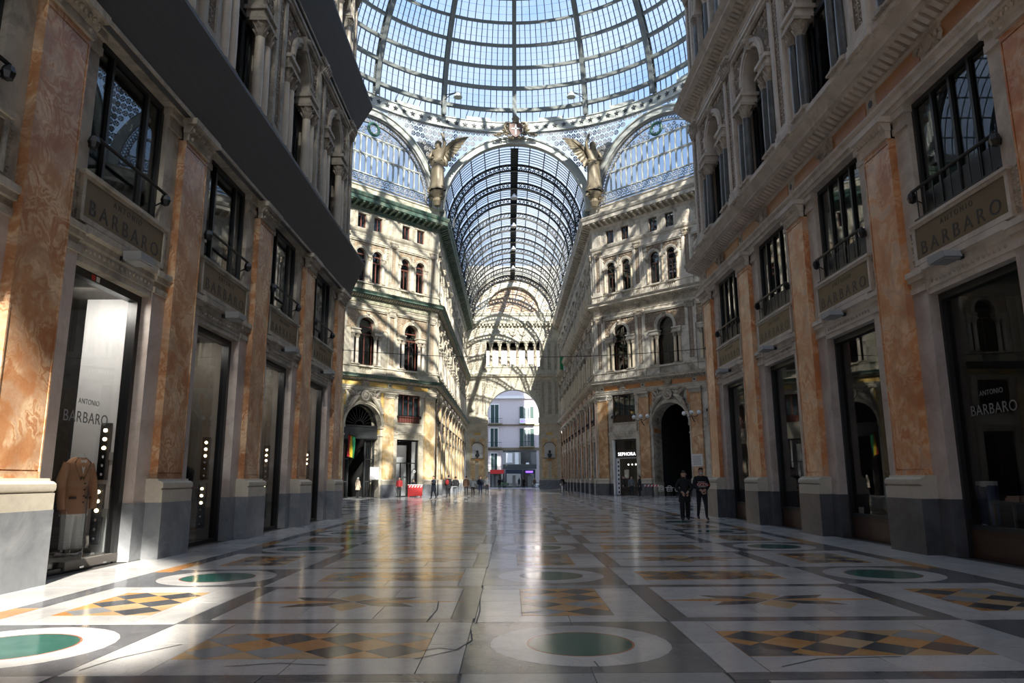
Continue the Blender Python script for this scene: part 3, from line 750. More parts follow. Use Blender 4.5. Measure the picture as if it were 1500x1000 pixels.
# ---------------------------------------------------------------- the place: plan
P_BAY, XW, YN, YF, YE, YB = 4.634, 7.5, 29.5, 67.2, 115.0, -33.0
CY = (YN+YF)/2; DL = 15.8; DX = XW+DL/sqrt(2)          # octagon
NEAR = [12.455+P_BAY*k for k in range(-1, 4)]           # bay centres in the near arm
def wall(name, origin, angle):
    o = empty(name, (origin[0], origin[1], 0), angle); o['kind'] = 'structure'; tag(o, WALL_LABELS.get(name, name.replace('_', ' ')+' facade of the gallery'), 'wall'); return o
WALL_LABELS = {'wall_left': 'near gallery facade with orange pilasters and grey sheeting over its cornices', 'wall_right': 'near gallery facade with orange pilasters, uncovered carved cornices and dark columns', 'wall_far_left_diagonal': 'sunlit cream corner facade with green painted cornices', 'wall_far_right_diagonal': 'shaded grey corner facade with the SEPHORA shop', 'wall_far_left': 'sunlit receding facade of the far arm, green cornices', 'wall_far_right': 'shaded receding facade of the far arm, grey stone', 'wall_end': 'cream end wall of the far arm with archway, loggia and painted lunette'}
WL = wall('wall_left', (-XW, 0), -pi/2); WR = wall('wall_right', (XW, 0), pi/2)
WDL = wall('wall_far_left_diagonal', (-XW, YF), -3*pi/4); WDR = wall('wall_far_right_diagonal', (XW, YF), 3*pi/4)
WAL = wall('wall_far_left', (-XW, 0), -pi/2); WAR = wall('wall_far_right', (XW, 0), pi/2)

def ground_bay_nodes(S, B, w=1.25):
    e = B/2-.545
    L = [pier(S, -e, -w, B), pier(S, w, e, B), door_head(S, w), sign_frame(S, min(1.42, e)), entab(S, B)]
    return L
_cache = {}
def bay(S, B, wallo, u, z2=True, ground=True, key=None):
    k = (id(S), round(B, 2))
    if k not in _cache: _cache[k] = (ground_bay_nodes(S, B), floor1(S, B), floor2(S, B)+attic(S, B))
    g, f1, f2 = _cache[k]
    if ground:
        for n in g: place(n, wallo, (u, 0, 0))
    for n in f1: place(n, wallo, (u, 0, 0))
    if z2:
        for n in f2: place(n, wallo, (u, 0, 0))
_pil = {}
def pils(S, wallo, u, w1=.86):
    k = id(S)
    if k not in _pil: _pil[k] = (pilaster(S), relief_pilaster(S, 11.25, 16.5, w1, 15.9), relief_pilaster(S, 18.7, 22.95, .78, 22.4))
    for n in _pil[k]: place(n, wallo, (u, 0, 0))

# -- near arm walls
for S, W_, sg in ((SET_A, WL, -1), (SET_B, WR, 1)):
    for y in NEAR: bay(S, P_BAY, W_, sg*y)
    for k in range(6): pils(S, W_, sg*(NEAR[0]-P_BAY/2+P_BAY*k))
    ue = sg*YN; ub = sg*YB
    u0, u1 = (ue, ub) if sg < 0 else (ub, ue)
    cornices(S, W_, u0, u1, 1 if sg < 0 else 0, 0 if sg < 0 else 1)
    ue2 = sg*(NEAR[-1]+P_BAY/2)
    corner_run(S, W_, *((ue, ue2, 1, 0) if sg < 0 else (ue2, ue, 0, 1)))
# dark protective sheeting stretched over the two lower cornices of the near left wall
sh = MB()
for (za, ya, zb, yb) in ((9.12, .12, 10.52, .66), (16.62, .14, 17.92, .76)):
    T = tan(pi/8)
    x0, x1 = -YN, -6.2
    sh.add([(x0-T*ya, ya, za), (x0-T*yb, yb, zb), (x1, yb, zb), (x1, ya, za)], [(0, 1, 2, 3)])
    sh.add([(x0-T*yb, yb, zb), (x1, yb, zb), (x1, yb, zb+.09), (x0-T*yb, yb, zb+.09)], [(0, 1, 2, 3)])
    sh.add([(x0-T*yb, yb, zb+.09), (x1, yb, zb+.09), (x1, .02, zb+.09), (x0, .02, zb+.09)], [(0, 1, 2, 3)])
    sh.add([(x0-T*ya, ya, za), (x1, ya, za), (x1, -.02, za-.04), (x0, -.02, za-.04)], [(0, 1, 2, 3)])
    sh.add([(x0-T*ya, ya, za), (x0-T*yb, yb, zb), (x0+.6, -.2, zb), (x0+.6, -.2, za)], [(0, 1, 2, 3)])
so_ = part('cornice_sheeting', sh, ['dark_sheet'], WL)
st = MB()
for z, y in ((9.125, .135), (16.63, .15)): st.box(-YN, -6.2, y-.02, y+.02, z-.07, z-.0)
part('sheeting_batten', st, ['stone_near_left'], WL)

# joined bays for the parts of the building where single pieces are too small (or out of view)
def joined_bay(S, B):
    nodes = ground_bay_nodes(S, B)+floor1(S, B)+floor2(S, B)+attic(S, B)
    locs = [(0, 0, 0)]*len(nodes)
    p = [pilaster(S), relief_pilaster(S, 11.25, 16.5, .86, 15.9), relief_pilaster(S, 18.7, 22.95, .78, 22.4)]
    nodes += p; locs += [(B/2, 0, 0)]*3
    nodes += mezz_window(S, 1.25); locs += [(0, 0, 0)]*len(mezz_window(S, 1.25))
    b = MB().box(-1.25, -1.12, -.5, -.42, 0, 5).box(1.12, 1.25, -.5, -.42, 0, 5).box(-1.12, 1.12, -.5, -.42, 4.8, 5).box(-.04, .04, -.5, -.42, 0, 4.8)
    nodes += [N('x', b, [S['frame']]), N('x', MB().box(-1.15, 1.15, -.46, -.45, 0, 4.85), ['window_glass']), N('x', MB().box(-1.4, 1.4, -1.9, -1.85, 0, 5.2), ['interior_mid'])]
    locs += [(0, 0, 0)]*3
    B_, m = flat(nodes, locs)
    return N('facade_bay', B_, m, smooth=False)
JA, JB = joined_bay(SET_A, P_BAY), joined_bay(SET_B, P_BAY)
JC, JD = joined_bay(SET_C, P_BAY), joined_bay(SET_D, P_BAY)
for k in range(8):
    y = NEAR[0]-P_BAY*(k+1)
    place(JA, WL, (-y-P_BAY*0, 0, 0)); place(JB, WR, (y, 0, 0))
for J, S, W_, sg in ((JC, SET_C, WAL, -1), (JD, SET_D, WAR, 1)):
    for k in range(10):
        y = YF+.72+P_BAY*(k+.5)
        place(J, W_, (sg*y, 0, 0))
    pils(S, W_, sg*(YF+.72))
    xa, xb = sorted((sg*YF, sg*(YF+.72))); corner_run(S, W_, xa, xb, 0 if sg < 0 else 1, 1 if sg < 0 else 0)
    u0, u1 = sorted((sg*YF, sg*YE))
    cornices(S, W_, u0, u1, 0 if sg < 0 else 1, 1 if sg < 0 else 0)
    if sg < 0: pass
# fix: convex mitre belongs to the octagon end (u0 for the right wall, u1 for the left one)

# -- far diagonals
SB = 4.55                                                  # side bays 0.75..5.3
for S, W_, sg in ((SET_C, WDL, 1), (SET_D, WDR, -1)):
    for c in (3.03, 12.77):
        bay(S, SB, W_, sg*c)
    # middle bay 5.3..10.5 : upper floors on the bay grid, arch below
    B = 5.2
    f1 = floor1(S, B); f2 = floor2(S, B)+attic(S, B)
    for n in f1+f2+[entab(S, B)]: place(n, W_, (sg*7.9, 0, 0))
    for u in (.72, 5.3, 10.5, 15.08): pils(S, W_, sg*u)
    u0, u1 = sorted((0, sg*DL))
    cornices(S, W_, u0, u1, 1, 1)
    for x0, x1, f in ((0, .756, 0), (DL-.756, DL, 1)):
        xa, xb = sorted((sg*x0, sg*x1)); first = (f == 0) == (sg > 0)
        corner_run(S, W_, xa, xb, 1 if first else 0, 0 if first else 1)
    # archway
    R_, zs_ = 1.83, 6.1
    aw = MB().archwall(-2.06, 2.06, 0, 9.06, 0, R_, zs_, -1.5, -.14, n=16)
    a = place(N('archway', aw, [S['stone']], [
        N('archivolt', MB().ring(0, zs_, R_, R_+.14, -.2, .0, 18).ring(0, zs_, R_+.14, R_+.24, -.2, .06, 18), [S['stone']]),
        N('impost', MB().box(-2.08, -R_+.06, -1.45, -.04, 5.86, 6.1).box(R_-.06, 2.08, -1.45, -.04, 5.86, 6.1).box(-2.08, -R_+.04, -1.45, -.06, 5.2, 5.34).box(R_-.04, 2.08, -1.45, -.06, 5.2, 5.34), [S['stone']]),
        N('impost_panel', MB().box(-R_-.01, -R_+.02, -1.3, -.35, 5.42, 5.8).box(R_-.02, R_+.01, -1.3, -.35, 5.42, 5.8), [S['panel']]),
        N('arch_plinth', MB().box(-2.1, -R_+.04, -1.5, -.08, 0, 1.2).box(R_-.04, 2.1, -1.5, -.08, 0, 1.2), [S['base']]),
    ]), W_, (sg*7.9, 0, 0))
    # carved reveals: relief turned onto the side faces of the passage
    for s in (-1, 1):
        v = rel_vertical(.8, 3.6, 8, .5)
        q = MB(); mt = Matrix.Translation((s*(R_-.01), -.85, 1.35)) @ Matrix.Rotation(-s*pi/2, 4, 'Z')
        q.merge(v, mtx=mt); part('reveal_relief', q, [S['relief']], a)
        v = MB()
        for i in range(7):
            an = (i+.5)*pi/14; leafb(v, 0, 0, .01, 0)
            curl(v, (i+.5)*.4-1.4, 0, .18, i, 1, 0, .03)
        q = MB(); q.merge(v, mtx=Matrix.Translation((s*R_*.92, -.8, 7.0)) @ Matrix.Rotation(-s*pi/2, 4, 'Z') @ Matrix.Rotation(pi/2, 4, 'Y'))
        part('soffit_relief', q, [S['relief']], a)
    part('spandrel_panel', MB().box(-2.05, -1.75, -.2, -.12, 7.7, 9.0).box(1.75, 2.05, -.2, -.12, 7.7, 9.0), [S['panel']], a)
    # group of reclining figures and medallion above the arch
    fg = MB()
    fg.ring(0, 8.62, .3, .46, -.1, .2, 14, 0, 2*pi).ball((0, .12, 8.62), .28, 8, sy=.6).ball((0, .22, 8.66), .15, 6)
    for s in (-1, 1):
        fg.tube([(s*.6, .1, 8.55), (s*.95, .14, 8.35), (s*1.3, .12, 7.95), (s*1.6, .1, 7.45), (s*1.75, .08, 7.05)], [.1, .2, .22, .14, .07], 7)
        fg.tube([(s*1.0, .2, 8.3), (s*1.25, .28, 8.3), (s*1.5, .22, 7.9), (s*1.72, .14, 7.6)], [.12, .13, .1, .06], 6)
        fg.ball((s*.98, .16, 8.72), .15, 7); fg.tube([(s*.95, .12, 8.55), (s*.7, .2, 8.75), (s*.5, .16, 8.95)], [.09, .07, .05], 5)
        fg.tube([(s*1.05, .1, 8.5), (s*1.35, .1, 8.85), (s*1.7, .08, 9.1)], [.12, .16, .03], 5)
        fg.tube([(s*.95, .1, 8.85), (s*1.1, .1, 9.1), (s*1.45, .06, 9.25)], [.06, .12, .02], 5)
        for i in range(5): curl(fg, s*(1.35+.12*i), 8.6-.34*i, .16, i, s, .03, .04)
    part('sculpture_group', fg, [S['relief']], a, smooth=True)
    # dark passage behind
    ps = MB().box(-2.4, -1.95, -9, -1.5, 0, 8.2).box(1.95, 2.4, -9, -1.5, 0, 8.2).box(-2.4, 2.4, -9, -1.5, 8.0, 8.3).box(-2.4, 2.4, -9.2, -9, 0, 8.3)
    part('passage', ps, ['interior_dark'], a)

# -- the arch bays' plain building masses, so that rooms are dark and the sun is stopped
def mass(name, wallo, u0, u1, v0=-3.4, v1=-14, z1=27.6):
    o = part(name, MB().box(u0, u1, v1, v0, -.2, z1), ['interior_mid'], wallo); return o
part('roof_slab', MB().box(-YN-.2, -YB, -3.5, -.3, 26.4, 27.55), ['stone_near_left'], WL); mass('inner_masonry', WL, -YN+1.4, -YB)
part('roof_slab', MB().box(YB, YN+.2, -3.5, -.3, 26.4, 27.55), ['stone_near_right'], WR); mass('inner_masonry', WR, YB, YN-1.4)
part('roof_slab', MB().box(-YE, -YF-.1, -3.5, -.3, 26.4, 27.55), ['stone_cream'], WAL); mass('inner_masonry', WAL, -YE, -YF-1.4)
part('roof_slab', MB().box(YF+.1, YE, -3.5, -.3, 26.4, 27.55), ['stone_grey'], WAR); mass('inner_masonry', WAR, YF+1.4, YE)
for S, W_, sg in ((SET_C, WDL, 1), (SET_D, WDR, -1)):
    x0, x1 = sorted((sg*-.5, sg*(DL+.5)))
    part('roof_slab', MB().box(x0, x1, -3.5, -.3, 26.4, 27.55), [S['stone']], W_)
    for a, b in ((1.2, 5.4), (10.4, DL-1.2)):
        x0, x1 = sorted((sg*a, sg*b)); mass('inner_masonry', W_, x0, x1)
    x0, x1 = sorted((sg*5.4, sg*10.4)); mass('inner_masonry', W_, x0, x1, -9.3)
    part('passage_ceiling', MB().box(min(x0, x1), max(x0, x1), -9.3, -2.2, 8.9, 9.2), ['interior_dark'], W_)

# -- near diagonals and the two cross arms (seen only in reflections or from a step aside)
def plain_diag(name, o, ang, S, J):
    W_ = wall(name, o, ang)
    for c in (3.03, 7.66, 12.29): place(J, W_, (c, 0, 0))
    cornices(S, W_, 0, DL, 1, 1, dent=False)
    part('roof_slab', MB().box(-.5, DL+.5, -3.5, -.3, 26.4, 27.55), [S['stone']], W_); mass('inner_masonry', W_, 1.2, DL-1.2)
    part('corner_masonry', MB().box(0, .8, -.5, -.04, 0, 26.4).box(DL-1.3, DL, -.5, -.04, 0, 26.4), [S['stone']], W_)
plain_diag('wall_near_left_diagonal', (-DX, YN+DL/sqrt(2)), -pi/4+pi*0+pi*0-0, SET_A, JA) if False else None
# near left diagonal: outward normal (1,1)/sqrt2 ; near right: (-1,1)/sqrt2
plain_diag('wall_near_left_diagonal', (-XW, YN), 0, SET_A, JA) if False else None
def frame_for(normal): return atan2(-normal[0], normal[1])
def ustart(p, ang, q):
    """origin so that u runs 0..DL between the two corner points"""
    d = Vector((cos(ang), sin(ang))); return p if (Vector(q)-Vector(p)).dot(d) > 0 else q
for nm, p, q, nrm, S, J in (('wall_near_left_diagonal', (-XW, YN), (-DX, YN+DL/sqrt(2)), (1, 1), SET_A, JA), ('wall_near_right_diagonal', (XW, YN), (DX, YN+DL/sqrt(2)), (-1, 1), SET_B, JB)):
    a = frame_for(nrm); plain_diag(nm, ustart(p, a, q), a, S, J)
HX = CY-(YN+DL/sqrt(2))                                    # half width of the cross arm
for sx in (-1, 1):
    for nm, y, nrm, S, J in (('near', CY-HX, (0, 1), SET_A if sx < 0 else SET_B, JA if sx < 0 else JB), ('far', CY+HX, (0, -1), SET_C if sx < 0 else SET_D, JC if sx < 0 else JD)):
        a = frame_for(nrm); W_ = wall('wall_cross_%s_%s' % (nm, 'left' if sx < 0 else 'right'), (0, y), a)
        d = cos(a)*sx                                      # u = x*cos(a)
        for k in range(5): place(J, W_, (d*(DX+.72+P_BAY*(k+.5)), 0, 0))
        u0, u1 = sorted((d*DX, d*(DX+24.5)))
        cornices(S, W_, u0, u1, 1 if d > 0 else 0, 0 if d > 0 else 1, dent=False)
        part('roof_slab', MB().box(u0, u1, -3.5, -.3, 26.4, 27.55), [S['stone']], W_)
        x0, x1 = sorted((d*(DX+1.4), d*(DX+24.5))); mass('inner_masonry', W_, x0, x1)
        x0, x1 = sorted((d*DX, d*(DX+.9))); part('corner_masonry', MB().box(x0, x1, -.5, -.04, 0, 26.4), [S['stone']], W_)
    e_ = wall('wall_cross_end_%s' % ('left' if sx < 0 else 'right'), (sx*(DX+24.5), CY), frame_for((-sx, 0)))
    part('end_masonry', MB().archwall(-8.5, 8.5, 0, 38, 0, 4.15, 11.57, -1, 0), ['stone_end'], e_)
    part('street_backing', MB().box(-9, 9, -9, -8.5, 0, 20), ['stucco_pink'], e_)

# -- end wall of the far arm
WE = wall('wall_end', (0, YE), pi)
HWID = XW+.1
b = MB().archwall(-HWID, HWID, 0, 18, 0, 4.15, 11.57, -1.6, 0, n=24)
part('end_masonry', b, ['stone_end'], WE)
b = MB().box(-HWID, -4.35, -1.6, 0, 18, 26).box(4.35, HWID, -1.6, 0, 18, 26).box(-4.35, 4.35, -1.6, 0, 18, 19.3).box(-4.35, 4.35, -1.6, 0, 23.6, 26)
part('loggia_wall', b, ['stone_end'], WE)
b = MB().archwall(-HWID-.2, HWID+.2, 26, 36.4, 0, 4.4, 28.4, -1.2, -.1, n=24).box(-4.4, 4.4, -1.2, -.1, 26, 28.4)
part('tympanum', b, ['stone_end'], WE)
part('lunette_painting', MB().disc(0, 28.4, 4.4, -.6, -.5, 24, 0, 0, pi), ['lunette_brown'], WE)
part('lunette_rays', (lambda q: [q.tube([(1.6*cos(pi*i/16), -.49, 28.45+1.6*sin(pi*i/16)), (4.3*cos(pi*i/16), -.49, 28.45+4.3*sin(pi*i/16))], .05, 3) for i in range(17)] and q)(MB().ring(0, 28.4, 1.5, 1.6, -.5, -.44, 16).ring(0, 28.4, 3.2, 3.3, -.5, -.44, 20)), ['interior_mid'], WE)
part('fresco_band', MB().ring(0, 28.4, 4.85, 6.55, -.1, -.04, 24), ['lunette_fresco'], WE)
fr_ = rel_fill(lambda x, z, r: 5.0+r < sqrt(x*x+(z-28.4)**2) < 6.5-r and x > .2, (.1, 6.6, 28.5, 35), .8, seed=5, t=.2)
part('fresco_figures', MB().merge(fr_, 0, -.02, 0), ['relief_cream'], WE)
part('lunette_arch', MB().ring(0, 28.4, 4.4, 4.6, -.3, .12, 28).ring(0, 28.4, 4.6, 4.85, -.2, .05, 28), ['stone_end'], WE)
part('vault_arch', MB().ring(0, 28.4, 6.55, 6.75, -.2, .1, 32).ring(0, 28.4, 6.75, 7.3, -.2, .3, 32), ['stone_end'], WE)
part('lunette_base', MB().prof([(-.3, 27.9), (.05, 27.9), (.1, 28.1), (.18, 28.2), (.18, 28.4), (-.3, 28.4)], -HWID, HWID), ['stone_end'], WE)
for z0, pts in ((26, [(-.3, 26.0), (.06, 26), (.1, 26.15), (.1, 26.35), (.5, 26.45), (.55, 26.7), (.62, 26.85), (-.3, 26.9)]), (17.4, [(-.3, 17.3), (.04, 17.3), (.08, 17.5), (.1, 17.7), (.4, 17.8), (.45, 18.0), (.5, 18.1), (-.3, 18.12)]), (10, [(-.3, 8.95), (.05, 8.95), (.08, 9.2), (.3, 9.9), (.4, 10.1), (.45, 10.3), (-.3, 10.32)])):
    if z0 == 10:
        for s in (-1, 1):
            x0, x1 = sorted((s*4.1, s*HWID)); part('end_cornice', MB().prof(pts, x0, x1), ['stone_end'], WE)
    else: part('end_cornice', MB().prof(pts, -HWID, HWID), ['stone_end'], WE)
q = MB()
for i in range(26): x = -7.2+i*14.4/25; q.box(x-.15, x+.15, .1, .46, 26.12, 26.42)
part('end_dentils', q, ['stone_end'], WE, stuff=True)
q = MB().box(-4.2, 4.2, -.02, .02, 24.0, 25.8); part('frieze_field', q, ['stone_end'], WE)
q = MB()
for i in range(5):
    x = -3.3+i*1.65
    q.tube([(x-.75, .06, 25.4), (x-.4, .1, 24.75), (x, .12, 24.5), (x+.4, .1, 24.75), (x+.75, .06, 25.4)], [.06, .12, .15, .12, .06], 5); q.ball((x, .06, 25.15), .2, 7, sy=.5); q.ball((x-.8, .06, 25.5), .12, 6)
q.ring(0, 24.9, 4.25, 4.3, -.02, .05, 4, 0, .01)
part('festoon_relief', q, ['relief_cream'], WE, smooth=True)
q = MB()
for s in (-1, 1):
    q.merge(rel_vertical(1.4, 1.5, 3, .8), s*5.9, .01, 24.2)
    for x in (4.75, 5.85, 6.95):
        q.merge(rel_vertical(.62, 4.4, int(x*3), .4), s*x, .06, 18.9); q.merge(rel_vertical(.62, 5.2, int(x*5), .4), s*x, .06, 11.7)
part('pier_relief', q, ['relief_cream'], WE)
q = MB()
for s in (-1, 1):
    for x in (4.75, 5.85, 6.95):
        for z0, z1 in ((18.6, 23.6), (11.3, 17.2)):
            a, c = sorted((s*(x-.36), s*(x-.28))); q.box(a, c, -.1, .08, z0, z1)
            a, c = sorted((s*(x+.28), s*(x+.36))); q.box(a, c, -.1, .08, z0, z1)
            q.box(s*x-.36, s*x+.36, -.1, .1, z0-.3, z0).box(s*x-.4, s*x+.4, -.1, .12, z1, z1+.2)
    x0, x1 = sorted((s*4.15, s*HWID)); q.box(x0, x1, -.1, .05, 10.3, 11.1).box(x0, x1, -.1, .1, 23.7, 23.95)
part('pier_strips', q, ['stone_end'], WE)
part('arch_ring', MB().ring(0, 11.57, 4.15, 4.4, -.5, .12, 28).ring(0, 11.57, 4.4, 4.9, -.2, .08, 28), ['stone_end'], WE)
part('arch_keystone', MB().pris([(-.25, 15.6), (.25, 15.6), (.4, 17.2), (-.4, 17.2)], -.1, .3), ['stone_end'], WE)
sp = rel_fill(lambda x, z, r: x*x+(z-11.57)**2 > (4.95+r)**2 and x < 4.3, (1.2, 4.4, 14.2, 17.2), .42, seed=4)
part('arch_spandrel_relief', MB().merge(sp, 0, .02, 0), ['relief_cream'], WE)
part('arch_impost', MB().box(-4.6, -4.02, -1.7, .2, 10.4, 11.2).box(4.02, 4.6, -1.7, .2, 10.4, 11.2), ['stone_end'], WE)
for i in range(6):
    place(column_node(.24, 4.1, 'column_ochre', 'stone_end', 19.4, -3.6+i*1.44, -.4), WE)
q = MB().box(-4.35, 4.35, -.7, .12, 20.2-.9, 19.45)
for i in range(5): q.box(-3.3+i*1.44, -2.48+i*1.44, -.5, -.3, 19.3, 19.9)
part('loggia_ceiling', MB().box(-4.4, 4.4, -5, -1.5, 22.9, 23.6).box(-4.4, 4.4, -1.55, -1.5, 22.3, 23.6), ['interior_mid'], WE)  # dark slab added so the loggia top reads as shade
part('loggia_parapet', q, ['stone_end'], WE)
for s in (-1, 1):
    kids = [N('marble_panel', MB().box(s*6.45-.42, s*6.45+.42, -.1, .03, 1.6, 7.9), ['yellow_marble']), N('marble_panel', MB().box(s*5.0-.5, s*5.0+.5, -.1, .03, 1.6, 7.9), ['yellow_marble']),
            N('pier_plinth', MB().box(s*5.75-1.75, s*5.75+1.75, -.1, .14, 0, 1.35), ['bardiglio']), N('centre_strip', MB().box(s*5.72-.22, s*5.72+.22, -.1, .06, 1.35, 8.3), ['stone_end']),
            N('frieze_panel', MB().box(s*5.75-.5, s*5.75+.5, -.1, .03, 8.4, 8.8), ['ochre_panel'])]
    place(N('pier_facing', MB().box(s*5.75-1.7, s*5.75+1.7, -.1, .01, 1.35, 9), ['stone_end'], kids), WE)
    m = thing('wall_monument', 'grey bust monument on the pier %s of the end archway' % ('at the sunlit side' if s > 0 else 'at the shaded side'), 'monument', (-s*5.72, YE-.06, 4.3), pi)
    t_ = MB().pris([(-.85, .5), (.85, .5), (.85, 2.2), (.7, 2.7), (.35, 2.9), (0, 2.95), (-.35, 2.9), (-.7, 2.7), (-.85, 2.2)], -.02, .12)
    part('slab', t_, ['plaque'], m)
    part('cornice', MB().ring(0, 1.9, 1.0, 1.12, 0, .25, 10, .4, pi-.4).box(-1, 1, 0, .3, .38, .5), ['statue'], m)
    part('bust', MB().lathe([(.16, .5), (.12, .65), (.34, .8), (.36, 1.05), (.12, 1.2), (.1, 1.3)], (0, .3, 0), 10, 0, .7).ball((0, .32, 1.48), .2, 8, sz=1.25), ['iron_dark'], m, smooth=True)
    part('bracket', MB().pris([(-.2, 0), (.2, 0), (.35, .4), (-.35, .4)], 0, .3), ['rust_panel'], m)

# -- end wall of the near arm, behind the camera: same arch and loggia, unseen glazed fan above, shaped to throw the near sun patch
WB = wall('wall_near_end', (0, YB), 0)
b = MB().archwall(-HWID, HWID, 0, 18, 0, 4.15, 11.57, -1.6, 0, n=20).box(-HWID, HWID, -1.6, 0, 18, 26)
b.archwall(-HWID-.2, HWID+.2, 26, 37, .5, 5.1, 29.2, -.6, -.1, n=24).box(-4.6, 5.6, -.6, -.1, 26, 27.5)
part('end_masonry', b, ['stone_near_left'], WB)
q = MB()
for i in range(1, 8): a = pi*i/8; q.tube([(.5+1.2*cos(a), -.3, 29.2+1.2*sin(a)), (.5+5.1*cos(a), -.3, 29.2+5.1*sin(a))], .03, 4)
q.ring(.5, 29.2, 1.15, 1.22, -.35, -.25, 12).box(-4.6, 5.6, -.34, -.28, 29.16, 29.24)
part('fanlight_bars', q, ['iron_dark'], WB)
part('fanlight_pane', MB().disc(.5, 29.2, 5.1, -.31, -.3, 20, 0, 0, pi).box(-4.6, 5.6, -.31, -.3, 27.5, 29.2), ['clear_glass'], WB)

# ---------------------------------------------------------------- roofs: dome, arches, vaults, lunettes
RD, ZD, RING = 18.6, 36.7, [4.1, 11.1, 17.5, 24.0, 30.6, 37.3, 44.2, 51.2, 58.2, 65.4, 72]
dome = thing('glass_dome', 'great iron and glass dome with radial ribs over the crossing', 'dome', (0, CY, ZD)); dome['kind'] = 'structure'
SEG = 2*pi/16
def sp_(a, el, r=RD): return (r*cos(el)*sin(a), r*cos(el)*cos(a), r*sin(el))
E = [rad(x) for x in RING]
levels = [0]+E
# rib: two chords with lattice between
rib = MB(); n = 26
for k in range(n):
    a0, a1 = levels[-1]*k/n, levels[-1]*(k+1)/n
    for hw, r0, r1 in ((.21, RD-.06, RD+.0), (.21, RD-.56, RD-.48)):
        vs = []
        for e0 in (a0, a1):
            for r in (r0, r1):
                for s in (-1, 1): vs.append((s*hw, r*cos(e0), r*sin(e0)))
        rib.add(vs, [(0, 1, 5, 4), (2, 6, 7, 3), (0, 4, 6, 2), (1, 3, 7, 5)])
    for s in (-1, 1):
        rib.tube([(s*.11, (RD-.47)*cos(a0), (RD-.47)*sin(a0)), (s*.11, (RD-.03)*cos((a0+a1)/2), (RD-.03)*sin((a0+a1)/2)), (s*.11, (RD-.47)*cos(a1), (RD-.47)*sin(a1))], .04, 4, ref=(1, 0, 0))
    rib.tube([(0, (RD-.4)*cos(a0), (RD-.4)*sin(a0)), (0, (RD-.05)*cos(a0), (RD-.05)*sin(a0))], .07, 4, ref=(1, 0, 0))
rings, bars = [], MB()
for i, e_ in enumerate(E):
    ring_mb = MB()
    for q in range(4):
        aa, ab = -SEG/2+SEG*q/4, -SEG/2+SEG*(q+1)/4
        vs = []
        for a in (aa, ab):
            for r, dz in ((RD-.34, 0), (RD+.02, 0), (RD+.02, .36), (RD-.34, .36)):
                x, y, z = sp_(a, e_, r); vs.append((x, y, z-.18+dz))
        ring_mb.add(vs, [(0, 1, 5, 4), (1, 2, 6, 5), (2, 3, 7, 6), (3, 0, 4, 7)])
    rings.append(N('ring_beam', ring_mb, ['iron_mid']))
gl = []
for i, (ea, eb) in enumerate(zip(levels, levels[1:])):
    nb = 12 if i < 5 else (8 if i < 8 else 5)
    for k in range(1, nb):
        a = -SEG/2+SEG*k/nb
        lo = (ea, eb)
        if i == 0 and 4 <= k <= 8:                        # opened vent: bars start above the solid sill
            ea2 = rad(1.4)
            p0 = sp_(a, ea2, RD+.35); p1 = sp_(a+.012, eb, RD)
            bars.tube([p0, p1], .035, 4, ref=(0, 0, 1)); continue
        pts = [sp_(a, ea+(eb-ea)*f, RD+.02) for f in (0, .5, 1)]
        bars.tube(pts, .05, 4, ref=(0, 0, 1))
    for f in (.36, .68):
        if i > 0 and f: bars.tube([sp_(-SEG/2+SEG*k/4, ea+(eb-ea)*f, RD+.03) for k in range(5)], .012, 3, ref=(0, 0, 1))
    g = MB()
    aas = [(-SEG/2, SEG/2)] if i else [(-SEG/2, -SEG/6), (SEG/6, SEG/2)]
    for a0, a1 in aas:
        k = 4
        for q in range(k):
            b0, b1 = a0+(a1-a0)*q/k, a0+(a1-a0)*(q+1)/k
            o_ = len(g.v); g.add([sp_(b0, ea, RD+.05), sp_(b1, ea, RD+.05), sp_(b1, eb, RD+.05), sp_(b0, eb, RD+.05)], [(0, 1, 2, 3)])
    if i == 0:
        o_ = len(g.v)
        g.add([sp_(-SEG/6, rad(1.4), RD+.4), sp_(SEG/6, rad(1.4), RD+.4), sp_(SEG/6, eb, RD+.06), sp_(-SEG/6, eb, RD+.06)], [(0, 1, 2, 3)])
    gl.append(N('glass_panel', g, ['roof_glass']))
sill = MB()
for q in range(4):
    a0, a1 = -SEG/6+SEG/3*q/4, -SEG/6+SEG/3*(q+1)/4
    vs = [sp_(a, 0, r) for a in (a0, a1) for r in (RD-.05, RD+.3)]+[(lambda p: (p[0], p[1], p[2]+.5))(sp_(a, 0, r)) for a in (a0, a1) for r in (RD-.05, RD+.3)]
    sill.add(vs, [(0, 2, 6, 4), (1, 5, 7, 3), (4, 6, 7, 5), (0, 1, 3, 2)])
ribN, barN, silN = N('dome_rib', rib, ['iron_grey']), N('glazing_bars', bars, ['iron_dark'], stuff=True), N('vent_sill', sill, ['iron_light'])
for k in range(16):
    a = k*SEG
    place(ribN, dome, rot=a)
    for nn in rings+[barN, silN]+gl: place(nn, dome, rot=a+SEG/2)
part('lantern', MB().lathe([(5.9, 17.6), (5.6, 17.4), (5.6, 18.2), (6, 18.3)], n=16), ['iron_grey'], dome)
part('lantern_glass', MB().lathe([(5.8, 17.9), (.01, 19.3)], n=16), ['roof_glass'], dome)
